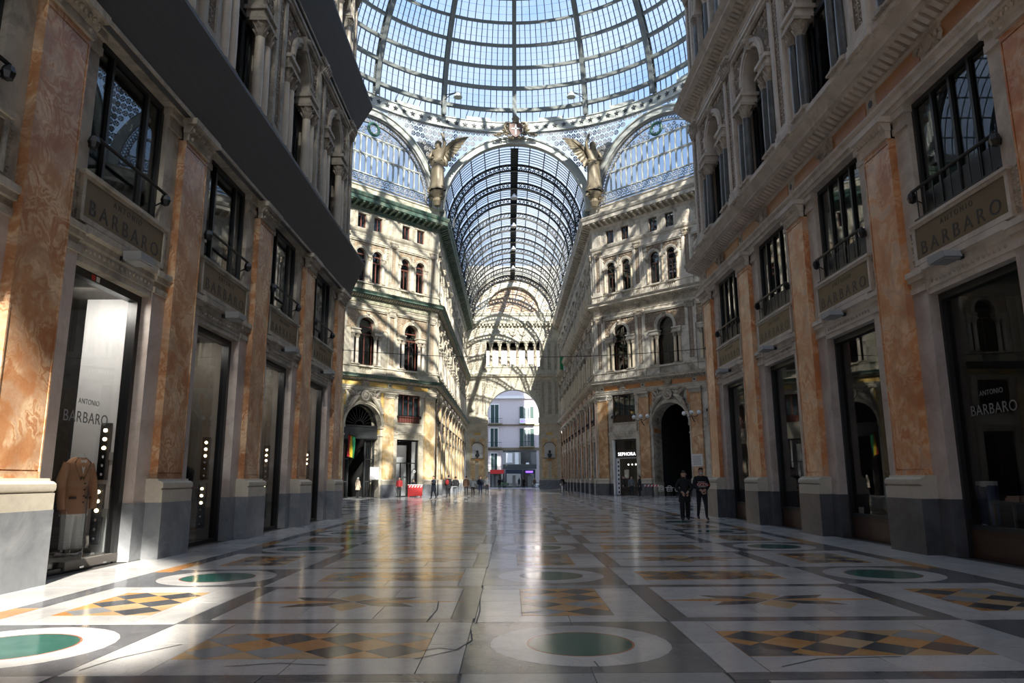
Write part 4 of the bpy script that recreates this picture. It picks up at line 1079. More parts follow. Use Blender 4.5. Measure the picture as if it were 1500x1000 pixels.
# starred drum ring
dr = MB(); NR = 64
for k in range(NR):
    a0, a1 = 2*pi*k/NR, 2*pi*(k+1)/NR; vs = []
    for a in (a0, a1):
        for r, z in ((RD-.12, -1.05), (RD+.35, -1.05), (RD+.35, -.02), (RD-.12, -.02), (RD-.2, -.02), (RD-.2, .06), (RD+.1, .06)): vs.append((r*sin(a), r*cos(a), z))
    dr.add(vs, [(0, 7, 10, 3), (0, 1, 8, 7), (3, 10, 11, 4), (4, 11, 12, 5), (5, 12, 13, 6)])
    for z, h in ((-1.05, .1),):
        vs = [(r*sin(a), r*cos(a), zz) for a in (a0, a1) for r, zz in ((RD-.2, z), (RD-.12, z), (RD-.12, z+h), (RD-.2, z+h))]
        dr.add(vs, [(0, 4, 5, 1), (1, 5, 6, 2), (2, 6, 7, 3), (3, 7, 4, 0)])
part('star_ring', dr, ['iron_light'], dome)
s5 = [((.27 if i % 2 == 0 else .11)*sin(pi*i/5), (.27 if i % 2 == 0 else .11)*cos(pi*i/5)) for i in range(10)]
starN = N('star', MB().pris(s5, -.03, .06), ['iron_dark'])
for k in range(128):
    a = (k+.5)*2*pi/128
    if .09 > abs((a+pi) % (2*pi)-pi): continue
    o = place(starN, dome, (0, 0, -.5)); o.location = ((RD-.15)*sin(a), (RD-.15)*cos(a), -.5); o.rotation_euler.z = -a+pi

# four great arches and four diagonal ones, with iron lattice in the spandrels between arch and drum
def octside(name, label, origin, ang, hl, glazed, zc=27.6, dust=None):
    D = sqrt(origin[0]**2+(origin[1]-CY)**2)
    def pend(b):
        for i, (x, y, z) in enumerate(b.v):
            rho = sqrt(x*x+(D-y)**2); t_ = max(0, min(1, (z-zc)/(35.7-zc)))**2.0
            if rho > RD-.08:
                k = 1-t_*(1-(RD-.08)/rho); b.v[i] = (x*k, D-(D-y)*k, z)
        return b
    """arch of one side of the octagon; local u centred, v towards the crossing"""
    t = thing(name, label, 'arch', (origin[0], origin[1], 0), ang); t['kind'] = 'structure'
    Ri, Ro = 7.0, 7.75
    part('arch_band', MB().ring(0, zc, Ri, Ri+.12, -.5, .18, 36).ring(0, zc, Ri+.12, Ro-.14, -.4, .08, 36).ring(0, zc, Ro-.14, Ro, -.4, .2, 36), ['iron_light'], t)
    lat = MB(); stp = .54
    nx = int(hl/stp)+1
    for i in range(-nx, nx+1):
        for j in range(16):
            x = (i+.5*(j % 2))*stp; z = zc+.3+j*stp
            d = sqrt(x*x+(z-zc)**2)
            if d < Ro+.2 or abs(x) > hl+.2 or z > 35.55: continue
            lat.tube([(x+.22*cos(2*pi*q/7), .0, z+.22*sin(2*pi*q/7)) for q in range(7)], .045, 3, closed=True)
            for q in range(4): leafb(lat, x, z, .27, pi/4+q*pi/2, -.02)
            lat.tube([(x-.28, 0, z), (x-.2, 0, z)], .05, 3)
    part('iron_lattice', pend(lat), ['lattice_paint'], t, stuff=True)
    bk = MB(); n = 18
    for s in (-1, 1):
        for i in range(n):
            x0, x1 = Ro*i/n, Ro*(i+1)/n
            z0 = zc+sqrt(max(0, Ro**2-x0*x0)); z1 = zc+sqrt(max(0, Ro**2-x1*x1))
            xa, xb = (x0, x1) if s > 0 else (-x0, -x1)
            for q in range(5):
                A = lambda z, f: z+(35.7-z)*f
                bk.add([(xa, -.2, A(z0, q/5)), (xb, -.2, A(z1, q/5)), (xb, -.2, A(z1, (q+1)/5)), (xa, -.2, A(z0, (q+1)/5))], [(0, 1, 2, 3)])
        xa, xb = s*Ro, s*(hl+.15)
        for q in range(8): bk.add([(xa, -.2, zc+8.1*q/8), (xb, -.2, zc+8.1*q/8), (xb, -.2, zc+8.1*(q+1)/8), (xa, -.2, zc+8.1*(q+1)/8)], [(0, 1, 2, 3)])
    part('spandrel_glass', pend(bk), ['lunette_glass'], t)
    
    if glazed:
        g = MB().disc(0, zc, Ri, -.25, -.24, 30, 0, 0, pi); part('pane', g, ['lunette_glass'], t)
        mu = MB()
        for i in range(-10, 11):
            x = i*.61; top = zc+sqrt(max(0, 6.35**2-x*x))
            if top < zc+1.4: continue
            top = min(top, zc+5.0); mu.box(x-.045, x+.045, -.3, -.12, zc+1.25, top)
        mu.box(-6.2, 6.2, -.3, -.1, zc+1.2, zc+1.3).box(-5.6, 5.6, -.3, -.1, zc+3.12, zc+3.24).box(-4.4, 4.4, -.3, -.1, zc+4.95, zc+5.05)
        for i in range(-10, 10):                           # rounded heads of the lights
            for zz in (zc+3.12, zc+4.95):
                if sqrt(((abs(i+.5)+.5)*.61)**2+(zz-zc)**2) < 6.3: mu.ring((i+.5)*.61, zz-.3, .25, .31, -.28, -.14, 6)
        part('mullions', mu, ['iron_light'], t)
        o = MB()
        for i in range(64):
            a = pi*(i+.5)/64; c, s = cos(a), sin(a)
            o.tube([(6.62*c+.17*cos(q*2*pi/6), -.15, zc+6.62*s+.17*sin(q*2*pi/6)) for q in range(6)], .045, 3, closed=True)
            leafb(o, 6.3*c, zc+6.3*s, .28, a, -.15)
        o.ring(0, zc, 6.3, 6.38, -.25, -.05, 36).ring(0, zc, 6.86, 7.0, -.3, .0, 36)
        for i in range(-8, 9):
            for j in range(3):
                x = (i+.5*(j % 2))*.52; z = zc+5.28+j*.42
                if sqrt(x*x+(z-zc)**2) > 6.15 or (x*x+(z-zc-5.75)**2 < .55): continue
                o.tube([(x+.19*cos(q*2*pi/6), -.15, z+.19*sin(q*2*pi/6)) for q in range(6)], .035, 3, closed=True)
                for q in range(3): leafb(o, x, z, .24, pi/2+q*2*pi/3, -.16)
        for i in range(-11, 12):                           # base band of circles
            x = i*.57
            if abs(x) > 6.4: continue
            o.tube([(x+.25*cos(q*2*pi/8), -.1, zc+.75+.25*sin(q*2*pi/8)) for q in range(8)], .045, 3, closed=True)
            for q in range(3): leafb(o, x, zc+.75, .22, q*2.1+.5, -.12)
            for q in (-1, 1): curl(o, x+.28, zc+.75+q*.3, .13, q, q, -.1, .03)
        o.box(-6.9, 6.9, -.2, .0, zc+.2, zc+.3)
        part('iron_tracery', o, ['lattice_paint'], t, stuff=True)
        part('wreath', MB().tube([(.58*cos(q*2*pi/20), .0, zc+5.75+.58*sin(q*2*pi/20)) for q in range(20)], .13, 7, closed=True), ['wreath_green'], t, smooth=True)
        part('wreath_tracery', (lambda z: [leafb(z, .4*cos(q*pi/4), zc+5.75+.4*sin(q*pi/4), .3, q*pi/4+2, -.05) for q in range(8)] and z)(MB()), ['lattice_paint'], t)
    return t
hd = DL/2
octside('great_arch', 'pale painted iron arch framing the far barrel vault', (0, YF), pi, XW, False)
octside('great_arch', 'pale painted iron arch at the mouth of the near gallery arm', (0, YN), 0, XW, False)
octside('great_arch', 'pale painted iron arch at the mouth of the cross arm behind the left buildings', (-DX, CY), -pi/2, HX, False)
octside('great_arch', 'pale painted iron arch at the mouth of the cross arm behind the right buildings', (DX, CY), pi/2, HX, False)
md = lambda sx, y: (sx*(XW+DX)/2, y)
octside('lunette_window', 'arched iron lunette with green wreath above the sunlit cream building', md(-1, YF-DL/2/sqrt(2)), -3*pi/4, hd, True)
octside('lunette_window', 'arched iron lunette with green wreath above the shaded grey building', md(1, YF-DL/2/sqrt(2)), 3*pi/4, hd, True)
octside('lunette_window', 'arched iron lunette over the near diagonal on the side of the tan coat', md(-1, YN+DL/2/sqrt(2)), -pi/4, hd, True)
octside('lunette_window', 'arched iron lunette over the near diagonal on the side of the walking pair', md(1, YN+DL/2/sqrt(2)), pi/4, hd, True)

# barrel vaults
def vault(name, label, frame_o, ang, L, glassm, ribs, zc=27.6, clear_bays=0):
    t = thing(name, label, 'vault', (frame_o[0], frame_o[1], 0), ang); t['kind'] = 'structure'
    R = 7.3; nb = 14
    rb = MB()
    r0, r1 = R-.85, R-.2
    for r in (r0, r1): rb.ring(0, zc, r-.075, r+.075, -.14, .14, 28)
    n = 44
    for i in range(n):
        a0, a1 = pi*i/n, pi*(i+1)/n
        for (ra, rb_) in ((r0, r1), (r1, r0)): rb.tube([(ra*cos(a0), 0, zc+ra*sin(a0)), (rb_*cos(a1), 0, zc+rb_*sin(a1))], .055, 3)
    rN = N('vault_rib', rb, ['black_metal'])
    pu = MB()
    for i in range(nb+1):
        a = pi*i/nb; c, s = cos(a), sin(a); x, z = (R-.2)*c, zc+(R-.2)*s
        pu.tube([(x, 0, z), (x, L/ribs, z)], .07, 4)
    pN = N('purlins', pu, ['iron_dark'], stuff=True)
    br = MB(); k = 8
    for q in range(1, k):
        y = L/ribs*q/k
        br.tube([(R*cos(pi*i/28), y, zc+R*sin(pi*i/28)) for i in range(29)], .05, 3)
    bN = N('glazing_bars', br, ['iron_dark'], stuff=True)
    gN = []
    for i in range(nb):
        a0, a1 = pi*i/nb, pi*(i+1)/nb
        gN.append(N('glass_panel', MB().add([((R+.05)*cos(a0), 0, zc+(R+.05)*sin(a0)), ((R+.05)*cos(a1), 0, zc+(R+.05)*sin(a1)), ((R+.05)*cos(a1), L/ribs, zc+(R+.05)*sin(a1)), ((R+.05)*cos(a0), L/ribs, zc+(R+.05)*sin(a0))], [(0, 1, 2, 3)]), [glassm]))
    gC = [N('glass_panel', n_.mb, ['roof_glass']) for n_ in gN]
    wk = MB().box(-.38, .38, 0, L/ribs, zc+R-.55, zc+R-.48)
    for s in (-1, 1): wk.tube([(s*.38, 0, zc+R-.3), (s*.38, L/ribs, zc+R-.3)], .03, 4)
    for q in range(10): wk.box(-.4, .4, L/ribs*(q+.5)/10-.04, L/ribs*(q+.5)/10+.04, zc+R-.62, zc+R-.55)
    wN = N('crown_walkway', wk, ['iron_dark'])
    ed = MB()
    for s in (-1, 1): ed.box(min(s*6.9, s*7.9), max(s*6.9, s*7.9), 0, L/ribs, zc-.6, zc+.12)
    eN = N('springing_beam', ed, ['iron_grey'])
    for i in range(ribs):
        y = L/ribs*i
        place(rN, t, (0, y+L/ribs*.97, 0))
        for nn in [pN, bN, wN, eN]+(gC if i >= ribs-clear_bays else gN): place(nn, t, (0, y, 0))
    return t
vault('barrel_vault', 'iron and glass barrel vault with black lattice ribs over the far arm', (0, YF+.5), 0, YE-YF-.5, 'roof_glass', 10)
vault('barrel_vault', 'dusty glazed barrel vault over the near arm', (0, YB), 0, YN-YB-.4, 'dusty_glass', 13, clear_bays=5)  # unseen end bays made clear so sun reaches the cream diagonal
vault('barrel_vault', 'dusty glazed barrel vault over the cross arm beyond the cream building', (-DX-24.5, CY), -pi/2, 24.2, 'dusty_glass', 5)
vault('barrel_vault', 'dusty glazed barrel vault over the cross arm beyond the grey building', (DX+24.5, CY), pi/2, 24.2, 'dusty_glass', 5)

# ---------------------------------------------------------------- floor
FL = empty('floor'); FL['kind'] = 'structure'; tag(FL, 'polished marble pavement inlaid with green discs and orange diamonds', 'floor')
part('joint_bed', MB().box(-34+0, 34, YB-12, YE+1.5, -.3, -.008), ['joint'], FL)
part('street_paving', MB().box(-40, 40, YE+1.5, 150, -.3, -.004), ['street'], FL)
FR = random.Random(5)
def clip(poly, x0, x1, y0, y1):
    for ax, lim, sg in ((0, x0, 1), (0, x1, -1), (1, y0, 1), (1, y1, -1)):
        outp = []
        for i in range(len(poly)):
            a, b = poly[i], poly[(i+1) % len(poly)]
            ia, ib = sg*(a[ax]-lim) >= -1e-9, sg*(b[ax]-lim) >= -1e-9
            if ia: outp.append(a)
            if ia != ib:
                t = (lim-a[ax])/(b[ax]-a[ax]); outp.append((a[0]+t*(b[0]-a[0]), a[1]+t*(b[1]-a[1])))
        poly = outp
        if len(poly) < 3: return []
    return poly
def shrink(poly, g):
    cx = sum(p[0] for p in poly)/len(poly); cy_ = sum(p[1] for p in poly)/len(poly)
    r = max(math.hypot(p[0]-cx, p[1]-cy_) for p in poly); k = max(.2, 1-g/r)
    return [(cx+(x-cx)*k, cy_+(y-cy_)*k) for x, y in poly]
def area(p): return abs(sum(p[i][0]*p[(i+1) % len(p)][1]-p[(i+1) % len(p)][0]*p[i][1] for i in range(len(p))))/2
def pieces():
    """one period of the pavement: (kind, material, outline, height); y measured from the disc centre"""
    L = []; p = P_BAY; g = .004
    def rect(kind, m, x0, x1, y0, y1, h=0.0): L.append((kind, m, [(x0+g, y0+g), (x1-g, y0+g), (x1-g, y1-g), (x0+g, y1-g)], h))
    def annulus(cx, r0, r1, m, h, kind, n=28, seg=4):
        for q in range(seg):
            a0, a1 = 2*pi*q/seg+.4, 2*pi*(q+1)/seg+.4-.004
            L.append((kind, m, [(cx+r1*cos(a0+(a1-a0)*i/(n//seg)), r1*sin(a0+(a1-a0)*i/(n//seg))) for i in range(n//seg+1)]+[(cx+r0*cos(a1-(a1-a0)*i/(n//seg)), r0*sin(a1-(a1-a0)*i/(n//seg))) for i in range(n//seg+1)], h))
    def circ(cx, r, m, h, kind, n=32): L.append((kind, m, [(cx+r*cos(2*pi*i/n), r*sin(2*pi*i/n)) for i in range(n)], h))
    def discs(cx, hw, r1, r0, gm):
        for sx in (-1, 1):
            for sy in (-1, 1): rect('ground_slab', gm, *(sorted((cx, cx+sx*hw))+sorted((0, sy*1.0))), 0)
        annulus(cx, r0+.02, r1, 'white_marble', .0012, 'ring_slab')
        circ(cx, r0+.022, 'red_rim', .0016, 'disc_rim'); circ(cx, r0, 'green_disc', .0022, 'green_disc')
    def harl(x0, x1, y0, y1, a, b):
        rect('bed_slab', 'grey_marble', x0, x1, y0, y1)
        nx, ny = int((x1-x0)/a)+3, int((y1-y0)/b)+3
        for i in range(-1, nx):
            for j in range(-1, ny):
                if (i+j) % 2: continue
                cx, cy_ = x0+i*a, y0+j*b
                q = clip([(cx-a, cy_), (cx, cy_-b), (cx+a, cy_), (cx, cy_+b)], x0, x1, y0, y1)
                if len(q) < 3 or area(q) < .004: continue
                r = FR.random(); row = j % 2
                m = ('orange_tile' if r < .62 else 'tan_tile') if row == 0 else ('black_tile' if r < .7 else 'pale_grey_marble')
                L.append(('diamond_tile', m, shrink(q, .003), .001))
    W_, GY, PG = 'white_marble', 'grey_marble', 'pale_grey_marble'
    discs(0, 1.02, .81, .465, GY)
    for s in (-1, 1):
        S2 = lambda a, b: sorted((s*a, s*b))
        rect('marble_slab', W_, *S2(1.02, 1.36), -1, 0); rect('marble_slab', W_, *S2(1.02, 1.36), 0, 1)
        for y0, y1 in ((-1, -.5), (.5, 1)):
            for a, b in ((1.36, 2.4), (2.4, 3.45)): rect('marble_slab', W_, *S2(a, b), y0, y1)
        harl(*S2(1.36, 3.45), -.5, .5, .26, .25)
        rect('marble_slab', W_, *S2(3.45, 4.08), -1, .1); rect('marble_slab', W_, *S2(3.45, 4.08), .1, 1)
        discs(s*5.1, 1.02, .86, .53, GY)
        # star row
        rect('dark_band', GY, *S2(1.02, 2.5), 1.0, 1.22); rect('dark_band', GY, *S2(2.5, 4.08), 1.0, 1.22)
        rect('dark_band', GY, *S2(1.02, 2.5), p-1.22, p-1.0); rect('dark_band', GY, *S2(2.5, 4.08), p-1.22, p-1.0)
        rect('dark_band', GY, *S2(1.0, 1.26), 1.22, p-1.22); rect('dark_band', GY, *S2(3.82, 4.1), 1.22, p-1.22)
        for a, b in ((1.26, 2.1), (2.1, 2.95), (2.95, 3.82)):
            rect('marble_slab', W_, *S2(a, b), 1.22, p/2); rect('marble_slab', W_, *S2(a, b), p/2, p-1.22)
        cx, cy_ = s*2.54, p/2
        for k in range(8):                                  # eight-point star of long rhombs
            a = k*pi/4; e1 = lambda r, q: (cx+r*1.35*cos(q), cy_+r*.62*sin(q))
            q = [e1(.03, a), e1(.5, a-.36), e1(1.0 if k % 2 == 0 else .82, a), e1(.5, a+.36)]
            L.append(('star_tile', ('orange_tile', 'black_tile', 'tan_tile', 'black_tile')[k % 4], q, .0012))
        # outer column
        rect('marble_slab', W_, *S2(4.1, 4.6), 1, p/2); rect('marble_slab', W_, *S2(4.1, 4.6), p/2, p-1)
        for a, b in ((4.6, 5.15), (5.15, 5.7)):
            rect('marble_slab', W_, *S2(a, b), 1, 1.5); rect('marble_slab', W_, *S2(a, b), p-1.5, p-1)
        harl(*S2(4.6, 5.7), 1.5, p-1.5, .275, .27)
        rect('marble_slab', W_, *S2(5.7, 6.12), 1, p/2); rect('marble_slab', W_, *S2(5.7, 6.12), p/2, p-1)
        rect('border_band', GY, *S2(6.12, 6.42), -1, .7); rect('border_band', 'orange_tile', *S2(6.12, 6.42), .7, 2.0); rect('border_band', GY, *S2(6.12, 6.42), 2.0, p-1)
        for y in (-1, .16, 1.32, 2.48): rect('marble_slab', W_, *S2(6.42, 7.6), y, min(p-1, y+1.16))
    for y0, y1 in ((1, 1.35), (p-1.35, p-1)):
        for a, b in ((-1, 0), (0, 1)): rect('marble_slab', PG if y0 > 2 else W_, a, b, y0, y1)
    for a, b in ((-1.0, -.5), (.5, 1.0)): rect('marble_slab', W_, a, b, 1.35, p/2); rect('marble_slab', W_, a, b, p/2, p-1.35)
    harl(-.5, .5, 1.35, p-1.35, .25, .241)
    return L
PCS = pieces()
Y0D = 6.85
_pm = {}
far_b = {}
near_periods = (-1, 0, 1, 2)
cnt = {}
for k in range(-9, 24):
    yb = Y0D+P_BAY*k
    if yb > YE-1: break
    wide = 2 < 3
    for i, (kind, m, poly, h) in enumerate(PCS):
        near = k in near_periods and yb+max(p[1] for p in poly) > 4.6
        if kind in ('diamond_tile',) and k > 1: near = False
        cnt[kind] = cnt.get(kind, 0)+(1 if near else 0)
        if near and cnt[kind] <= 298:
            key = i
            if key not in _pm:
                cx = sum(p[0] for p in poly)/len(poly); cy_ = sum(p[1] for p in poly)/len(poly)
                b = MB().slab([(x-cx, y-cy_) for x, y in poly], -.02-h, 0)
                _pm[key] = (b.mesh(kind, [m]), cx, cy_)
            me, cx, cy_ = _pm[key]
            o = bpy.data.objects.new(kind, me); COL.objects.link(o); o.parent = FL
            o.location = (cx, yb+cy_, h)
            t = .0011 if 'slab' in kind else .0004
            o.rotation_euler = (FR.uniform(-t, t), FR.uniform(-t, t), 0)
        else:
            b = far_b.setdefault(m, MB())
            t = .0009 if 'slab' in kind else .0002
            cx = sum(p[0] for p in poly)/len(poly); cy_ = sum(p[1] for p in poly)/len(poly); ax, ay = FR.uniform(-t, t), FR.uniform(-t, t)
            b.add([(x, y+yb, h+(x-cx)*ax+(y-cy_)*ay) for x, y in poly], [tuple(range(len(poly)))])
# the rest of the crossing and the cross arms: plain slabs between dark bands
for sx in (-1, 1):
    y = YN-2
    while y < YF+2:
        x = 7.6
        while x < DX+24:
            if x < DX+1 or abs(y-CY) < 9.5:
                dark = (int((x-7.6)/1.3)+int((y-YN)/1.3)) % 4 == 0
                b = far_b.setdefault('grey_marble' if dark else ('white_marble' if FR.random() < .8 else 'pale_grey_marble'), MB())
                ax, ay = FR.uniform(-.0009, .0009), FR.uniform(-.0009, .0009)
                b.add([(sx*(x+a), y+c, a*ax+c*ay) for a, c in ((.004, .004), (1.296, .004), (1.296, 1.296), (.004, 1.296))], [(0, 1, 2, 3) if sx > 0 else (3, 2, 1, 0)])
            x += 1.3
        y += 1.3
for m, b in far_b.items():
    part('paving', b, [m], FL, stuff=True)

ck = MB()
for pts in ([(-1.42, 6.3), (-1.1, 6.62), (-.98, 7.0), (-1.02, 7.5)], [(-1.1, 6.62), (-1.25, 6.7), (-1.38, 6.62)], [(-.98, 7.8), (-.97, 8.5), (-1.0, 9.3)], [(-1.5, 7.9), (-1.46, 8.6), (-1.5, 9.2)], [(-.52, 8.35), (-.2, 8.5), (.1, 8.45)], [(.08, 5.9), (.05, 6.2)], [(-2.9, 6.1), (-2.5, 6.2), (-2.1, 6.12)], [(-3.6, 6.9), (-3.9, 6.4), (-4.0, 6.0)], [(1.5, 6.0), (1.9, 6.25), (2.6, 6.3)]):
    for (xa, ya), (xb, yb_) in zip(pts, pts[1:]):
        d = Vector((xb-xa, yb_-ya)).normalized()*.007; n_ = Vector((-d.y, d.x))
        ck.add([(xa-n_.x, ya-n_.y, .0032), (xb-n_.x, yb_-n_.y, .0032), (xb+n_.x, yb_+n_.y, .0032), (xa+n_.x, ya+n_.y, .0032)], [(0, 1, 2, 3)])
part('crack', ck, ['joint'], FL, stuff=True)

# ---------------------------------------------------------------- windows, shop fronts and signs of the near arm
WNO = [0]
def structure_window(S, W_, u, w=1.25, label=''):
    WNO[0] += 1
    o = empty('window_%d' % WNO[0], tuple(W_.matrix_basis @ Vector((u, 0, 0))), W_.rotation_euler.z); o['kind'] = 'structure'; tag(o, label, 'window')
    k = (id(S), w, 'mz')
    if k not in _cache: _cache[k] = mezz_window(S, w)
    for n in _cache[k]: place(n, o)
    return o
def wframe(W_, u, v=0, z=0):
    r = W_.rotation_euler.z
    return (W_.location.x+u*cos(r)-v*sin(r), W_.location.y+u*sin(r)+v*cos(r), z), r
def bulb_strip(t, u, v, z0, z1, lit=3):
    n = 6
    st = MB().box(u-.005, u+.05, v-.1, v+.1, z0, z1)
    bl = []; dk = []
    for i in range(n):
        z = z1-.14-i*(z1-z0-.24)/(n-1)
        (bl if i < lit else dk).append(MB().ball((u+.06, v, z), .036, 7))
    part('bulb_strip', st, ['black_metal'], t); each('bulb', bl, ['bulb'], t, True); each('unlit_bulb', dk, ['chrome'], t, True)
def shop_front(S, W_, u, label, side='white_panel', kick=False, w=1.25, strips=True, back='interior_dark', lamp=8):
    l, r = wframe(W_, u)
    t = thing('shop_window', label, 'shop window', l, r)
    f = MB(); z0 = .56 if kick else .04
    f.box(-w, -w+.14, -.52, -.34, 0, 5.0).box(w-.08, w, -.52, -.34, 0, 5.0).box(-w+.14, w-.08, -.52, -.34, 4.86, 5.0).box(-w+.14, w-.08, -.5, -.36, z0-.04, z0+.04)
    part('window_frame', f, ['black_metal' if not kick else 'dark_frame'], t)
    if kick:
        part('kick_panel', MB().box(-w+.14, w-.08, -.5, -.38, 0, z0-.04).box(-w+.3, w-.24, -.4, -.365, .1, z0-.12), ['wood_dark'], t)
        part('frame_lining', MB().box(-w+.14, -w+.24, -.5, -.4, z0, 4.86), ['wood_dark'], t)
    part('pane', MB().box(-w+.13, w-.07, -.44, -.43, z0, 4.87), ['shop_glass'], t)
    e = 1.42
    part('side_wall', MB().box(-e-.05, -e, -1.5, -.5, 0, 5.1), [side], t); 
    part('far_side_wall', MB().box(e, e+.05, -3.3, -.5, 0, 5.1).box(-e-.9, -e-.85, -3.3, -1.5, 0, 5.1), [back], t)
    part('back_wall', MB().box(-e-.9, e, -3.35, -3.3, 0, 5.1), [back], t)
    part('shop_ceiling', MB().box(-e-.9, e, -3.3, -.5, 5.0, 5.1), ['interior_mid'], t)
    part('shop_floor', MB().box(-e-.9, e, -3.3, -.5, -.05, .03 if not kick else .5), ['interior_dark' if not kick else 'interior_mid'], t)
    for i in range(3):
        q = MB(); q.merge(MB().disc(-.6+.55*i, 0, .06, -.01, .01, 8), mtx=Matrix.Translation((0, -2.2, 4.98)) @ Matrix.Rotation(pi/2, 4, 'X')); part('downlight', q, ['shop_light'], t)
    if strips or side == 'white_panel':
        sp = bpy.data.lights.new('shop_spot', 'AREA'); sp.size = .5; sp.energy = lamp; sp.color = (1, .93, .85)
        so2 = bpy.data.objects.new('spotlight_head', sp); COL.objects.link(so2); so2.parent = t; so2.location = (-.25, -1.0, 4.9); so2.rotation_euler = (0, rad(22), 0)
    if strips:
        bulb_strip(t, -e, -.85, 1.48, 2.55); bulb_strip(t, -e, -.87, .30, 1.40)
        each('strip_bracket', [MB().box(-e, -e+.04, -.78, -.62, 1.85, 2.0), MB().box(-e, -e+.04, -.78, -.62, .8, .95)], ['lamp_grey'], t)
    return t
def sign(W_, u, label, lamp_label, dark='letter_dark'):
    l, r = wframe(W_, u)
    t = thing('shop_sign', label, 'sign', l, r)
    part('plate', MB().box(-1.32, 1.32, -.12, -.075, 5.73, 6.35), ['bronze_plate'], t)
    part('lettering', MB().merge(text_mb('BARBARO', .38, .006, 1.05, 0, 1.5), 0, -.076, 5.79), [dark], t); part('lettering', MB().merge(text_mb('ANTONIO', .15, .006, 1.0, 0, 1.6), 0, -.076, 6.18), [dark], t)
    k = thing('sign_lamp', lamp_label, 'lamp', wframe(W_, u+.02, 0, 5.32)[0], r)
    part('housing', MB().pris([(-.27, 0), (.25, -.02), (.27, .13), (-.2, .12)], .06, .38).box(-.2, .2, .06, .34, -.03, 0), ['lamp_grey'], k)
    part('lamp_arm', MB().box(-.05, .05, -.14, .1, .02, .1), ['black_metal'], k)
ORD = ['', 'second', 'third', 'fourth']
nm = ['behind the camera end', 'with the tan coat', 'next beyond the tan coat window', 'two beyond the tan coat window', 'nearest the crossing on the sheeted wall']
lab_l = ['shop window at the frame edge before the tan coat window', 'shop window with tan coat, white side wall and glowing bulb strips', 'beige lined shop window next beyond the tan coat window', 'beige lined shop window two beyond the tan coat window', 'beige lined shop window by the last sheeted-wall pilaster']
lab_r = ['dark shop window before the one with jeans, at the frame edge', 'dark shop window with wooden kick panel, jeans and a table inside', 'dark shop window with small white card, next beyond the jeans window', 'dark shop window two beyond the jeans window', 'dark shop window beside the walking pair']
SHOP = {}
for i, y in enumerate(NEAR):
    structure_window(SET_A, WL, -y, 1.25, 'mezzanine window above the '+lab_l[i].split(',')[0]); structure_window(SET_B, WR, y, 1.25, 'mezzanine window with black rail above the '+lab_r[i].split(',')[0]+(' with jeans' if i == 1 else ' with the card' if i == 2 else ''))
    SHOP['L', i] = shop_front(SET_A, WL, -y, lab_l[i], 'white_panel' if i < 2 else 'beige_panel', lamp=48 if i < 2 else 9)
    SHOP['R', i] = shop_front(SET_B, WR, y, lab_r[i], 'interior_mid', True, strips=False)
    sign(WL, -y, 'bronze BARBARO sign over the '+lab_l[i].split(',')[0], 'grey wedge lamp over the '+lab_l[i].split(',')[0])
    sign(WR, y, 'bronze BARBARO sign over the '+lab_r[i].split(',')[0]+(' with jeans' if i == 1 else ' with the card' if i == 2 else ''), 'grey wedge lamp over the '+lab_r[i].split(',')[0]+(' with jeans' if i == 1 else ' with the card' if i == 2 else ''))
t = SHOP['L', 1]
part('glass_lettering', MB().merge(text_mb('BARBARO', .27, .004, 1.05, 0, 1.08), .03, -.425, 2.44).merge(text_mb('ANTONIO', .13, .004, 1.0, 0, 1.05), .0, -.425, 2.76), ['letter_silver'], t)
part('door_sticker', MB().box(.36, .46, -.34, -.335, 4.88, 4.97), ['barrier_red'], t); part('door_sticker', MB().box(.22, .32, -.34, -.335, 4.88, 4.97), ['white_cloth'], t)
t2 = SHOP['R', 1]
part('glass_lettering', MB().merge(text_mb('BARBARO', .27, .004, 1.0, 0, 1.05), .2, -.425, 2.56).merge(text_mb('ANTONIO', .13, .004, 1.0, 0, 1.05), .2, -.425, 2.90), ['letter_silver'], t2)

# display behind the sunlit pane
def W3(W_, x, y, z=0): return (x, y, z)
pl = thing('display_plinth', 'dark low display step with curled white edge in the tan coat window', 'display', (-8.45, 13.05, .03), 0)
part('step', MB().box(-.6, .62, -.95, .75, 0, .14), ['interior_mid'], pl); part('curled_edge', MB().tube([(.05, -.3, .2), (.2, 0, .16), (.2, .3, .2), (.1, .55, .3), (.0, .7, .42)], .03, 5), ['white_panel'], pl)
def torso(b, w, d, z0, z1, flare=1.0, m=0, n=20, c=(0, 0)):
    h = z1-z0
    b.lathe([(.5*w*flare, 0), (.47*w*flare, h*.25), (.43*w, h*.48), (.5*w, h*.75), (.52*w, h*.88), (.36*w, h*.96), (.15*w, h)], (c[0], c[1], z0), n, m, d)
mn = thing('mannequin', 'headless mannequin in a tan buttoned coat and white trousers behind the pane', 'mannequin', (-8.38, 13.12, .17), rad(65))
c_ = MB(); torso(c_, .46, .6, .72, 1.72, 1.12)
for s in (-1, 1): c_.tube([(s*.2, 0, 1.60), (s*.29, .0, 1.3), (s*.31, -.06, .98), (s*.29, -.08, .80)], [.078, .085, .07, .06], 14)
part('coat', c_, ['tan_cloth'], mn, smooth=True)
part('lapel', MB().add([(-.03, -.135, 1.3), (-.16, -.12, 1.62), (-.06, -.07, 1.72), (.0, -.14, 1.34)], [(0, 1, 2, 3)]).add([(.03, -.135, 1.3), (.16, -.12, 1.62), (.06, -.07, 1.72), (.0, -.14, 1.34)], [(0, 3, 2, 1)]), ['brown_cloth'], mn)
part('shirt', MB().lathe([(.085, 0), (.07, .08)], (0, -.02, 1.70), 8).add([(-.06, -.13, 1.66), (.06, -.13, 1.66), (0, -.15, 1.4)], [(0, 1, 2)]), ['white_cloth'], mn)
each('coat_button', [MB().ball((.05, -.155, 1.25-i*.11), .016, 6) for i in range(4)], ['black_cloth'], mn)
